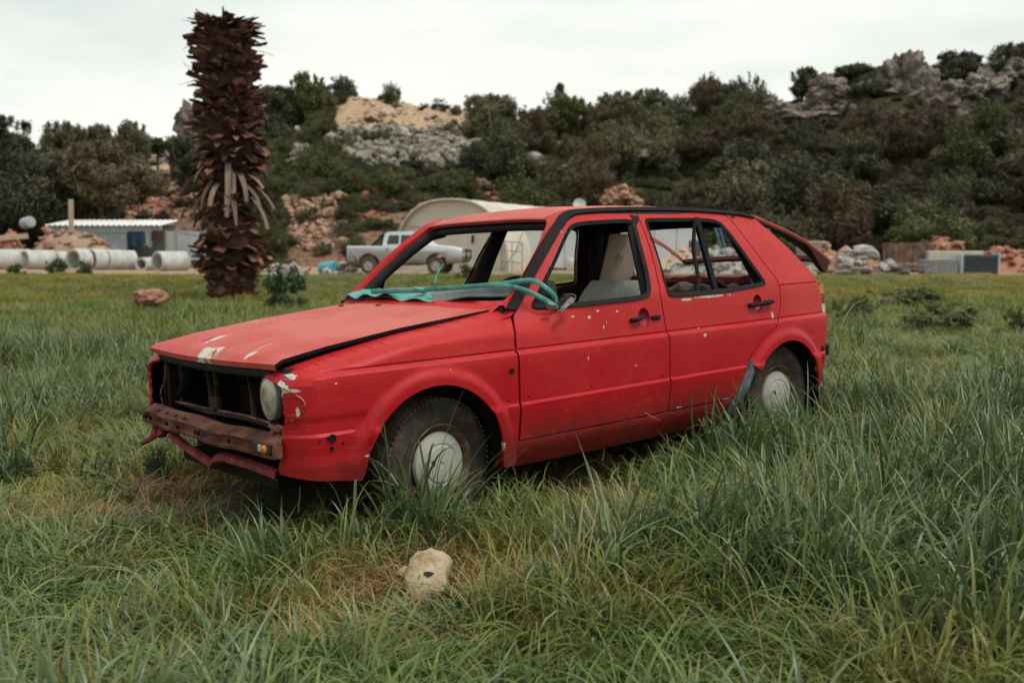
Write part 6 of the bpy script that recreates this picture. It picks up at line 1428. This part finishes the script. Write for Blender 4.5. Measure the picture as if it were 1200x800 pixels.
# ---- white roofed shed, screen, post, drum
M_white = mottled('white_sheet', [(.50, .51, .49), (.66, .66, .62)], 1.5, .6, .2, .01); M_fascia = mottled('blue_grey_sheet', [(.22, .27, .28), (.34, .39, .39)], 1.5, .6, .2, .01)
sh = empty('low_shed', label='low shed with a white corrugated roof and blue grey fascia, left of the palm trunk', cat='shed'); Ls = 6.7
mb = MB(); mb.slab([[(x, y, 2.55 + .35 * y / 3 + .035 * math.sin(x * 2 * math.pi / .32)) for x in np.linspace(-.2, Ls, 150)] for y in (-.25, 3.2)], .02); mb.build('roof', M_white, sh, smooth=60)
mb = MB(); mb.box((Ls / 2, .0, 2.28), (Ls, .06, .42), bev=.01); mb.build('fascia', M_fascia, sh, smooth=30)
mb = MB(); mb.box((Ls / 2, 3.0, 1.3), (Ls, .08, 2.6)); mb.box((0.04, 1.5, 1.3), (.08, 3.0, 2.6)); mb.build('wall', M_fascia, sh, smooth=0)
MB().box((2.3, .06, 1.05), (4.5, .06, 2.08)).build('front_sheet', M_fascia, sh, smooth=0)
for x in (.1, 2.2, 4.6, 6.5): MB().box((x, .05, 1.05), (.09, .09, 2.1)).build('post', M_post, sh, smooth=0)
place(sh, 60, 60.)
def cloth(name, label, u, v, Y, w, h, mat, sd):
    mb = MB(); mb.slab([[(w * (a - .5) * (1 - .25 * k * math.sin(a * 3 + sd)), .06 * math.sin(a * 11 + sd + k) , -h * k * (1 - .12 * math.sin(a * 7 + sd))) for a in np.linspace(0, 1, 24)] for k in np.linspace(0, 1, 12)], .01, (0, 1, 0)); o = tag(mb.build(name, mat, None, smooth=60), label, 'cloth'); o.location = at(u, v, Y); return o
cloth('hanging_cloth', 'dark blue cloth hanging under the white shed roof', 159, 271, 59.9, .95, .85, mottled('navy_cloth', [(.015, .03, .055), (.03, .055, .09)], 4, .9), 1)
cloth('hanging_cloth', 'dark brown rag hanging under the right end of the shed roof', 184, 270, 59.9, .62, .55, mottled('brown_rag', [(.03, .022, .02), (.10, .05, .04)], 5, .9), 4)
cloth('hanging_cloth', 'pale sheet hanging between the blue cloth and the brown rag', 173, 271, 59.95, .55, .9, M_fascia, 6)
sc_ = empty('panel_screen', label='white sheet metal screen standing between the shed and the palm trunk', cat='screen')
mb = MB(); mb.box((1.1, 0, 1.2), (2.25, .05, 1.9), bev=.01); mb.build('sheet', M_fascia, sc_, smooth=30)
for x in (-.02, .55, 2.25): MB().box((x, -.06, 1.15), (.07, .07, 2.2)).build('post', mottled('tan_post', [(.22, .18, .12), (.33, .28, .2)], 5), sc_, smooth=0)
place(sc_, 196, 57.5)
mb = MB(); mb.box((0, 0, 2.1), (.22, .22, 4.3), (R(1), R(2), 0), bev=.02); place(tag(mb.build('wooden_post', mottled('pale_timber', [(.30, .22, .14), (.46, .36, .25)], 4), None, smooth=30), 'upright pale timber post in the stone heap on the left', 'post'), 84.5, 57.2)
bpy.data.objects['wooden_post'].location.z = at(84, 234, 57.2).z - 4.25
mb = MB().lathe([(0, 0), (.30, 0), (.33, .08), (.33, .75), (.29, .82), (0, .84)], (0, 0, 0), (.75, -.6, .1), 28); o = tag(mb.build('grey_tank', M_fascia, None, smooth=40), 'round grey tank lying left of the white shed roof', 'tank'); place(o, 30, 58.5); o.location.z = at(30, 262, 58.5).z
mb = MB(); mb.box((0, 0, 0), (2.6, .3, .3), (0, R(-5), R(8)), bev=.02); o = tag(mb.build('timber_beam', bpy.data.materials['pale_timber'], None, smooth=30), 'thick pale timber beam lying at the far left on the rubble', 'beam'); o.location = at(4, 279, 56.5)
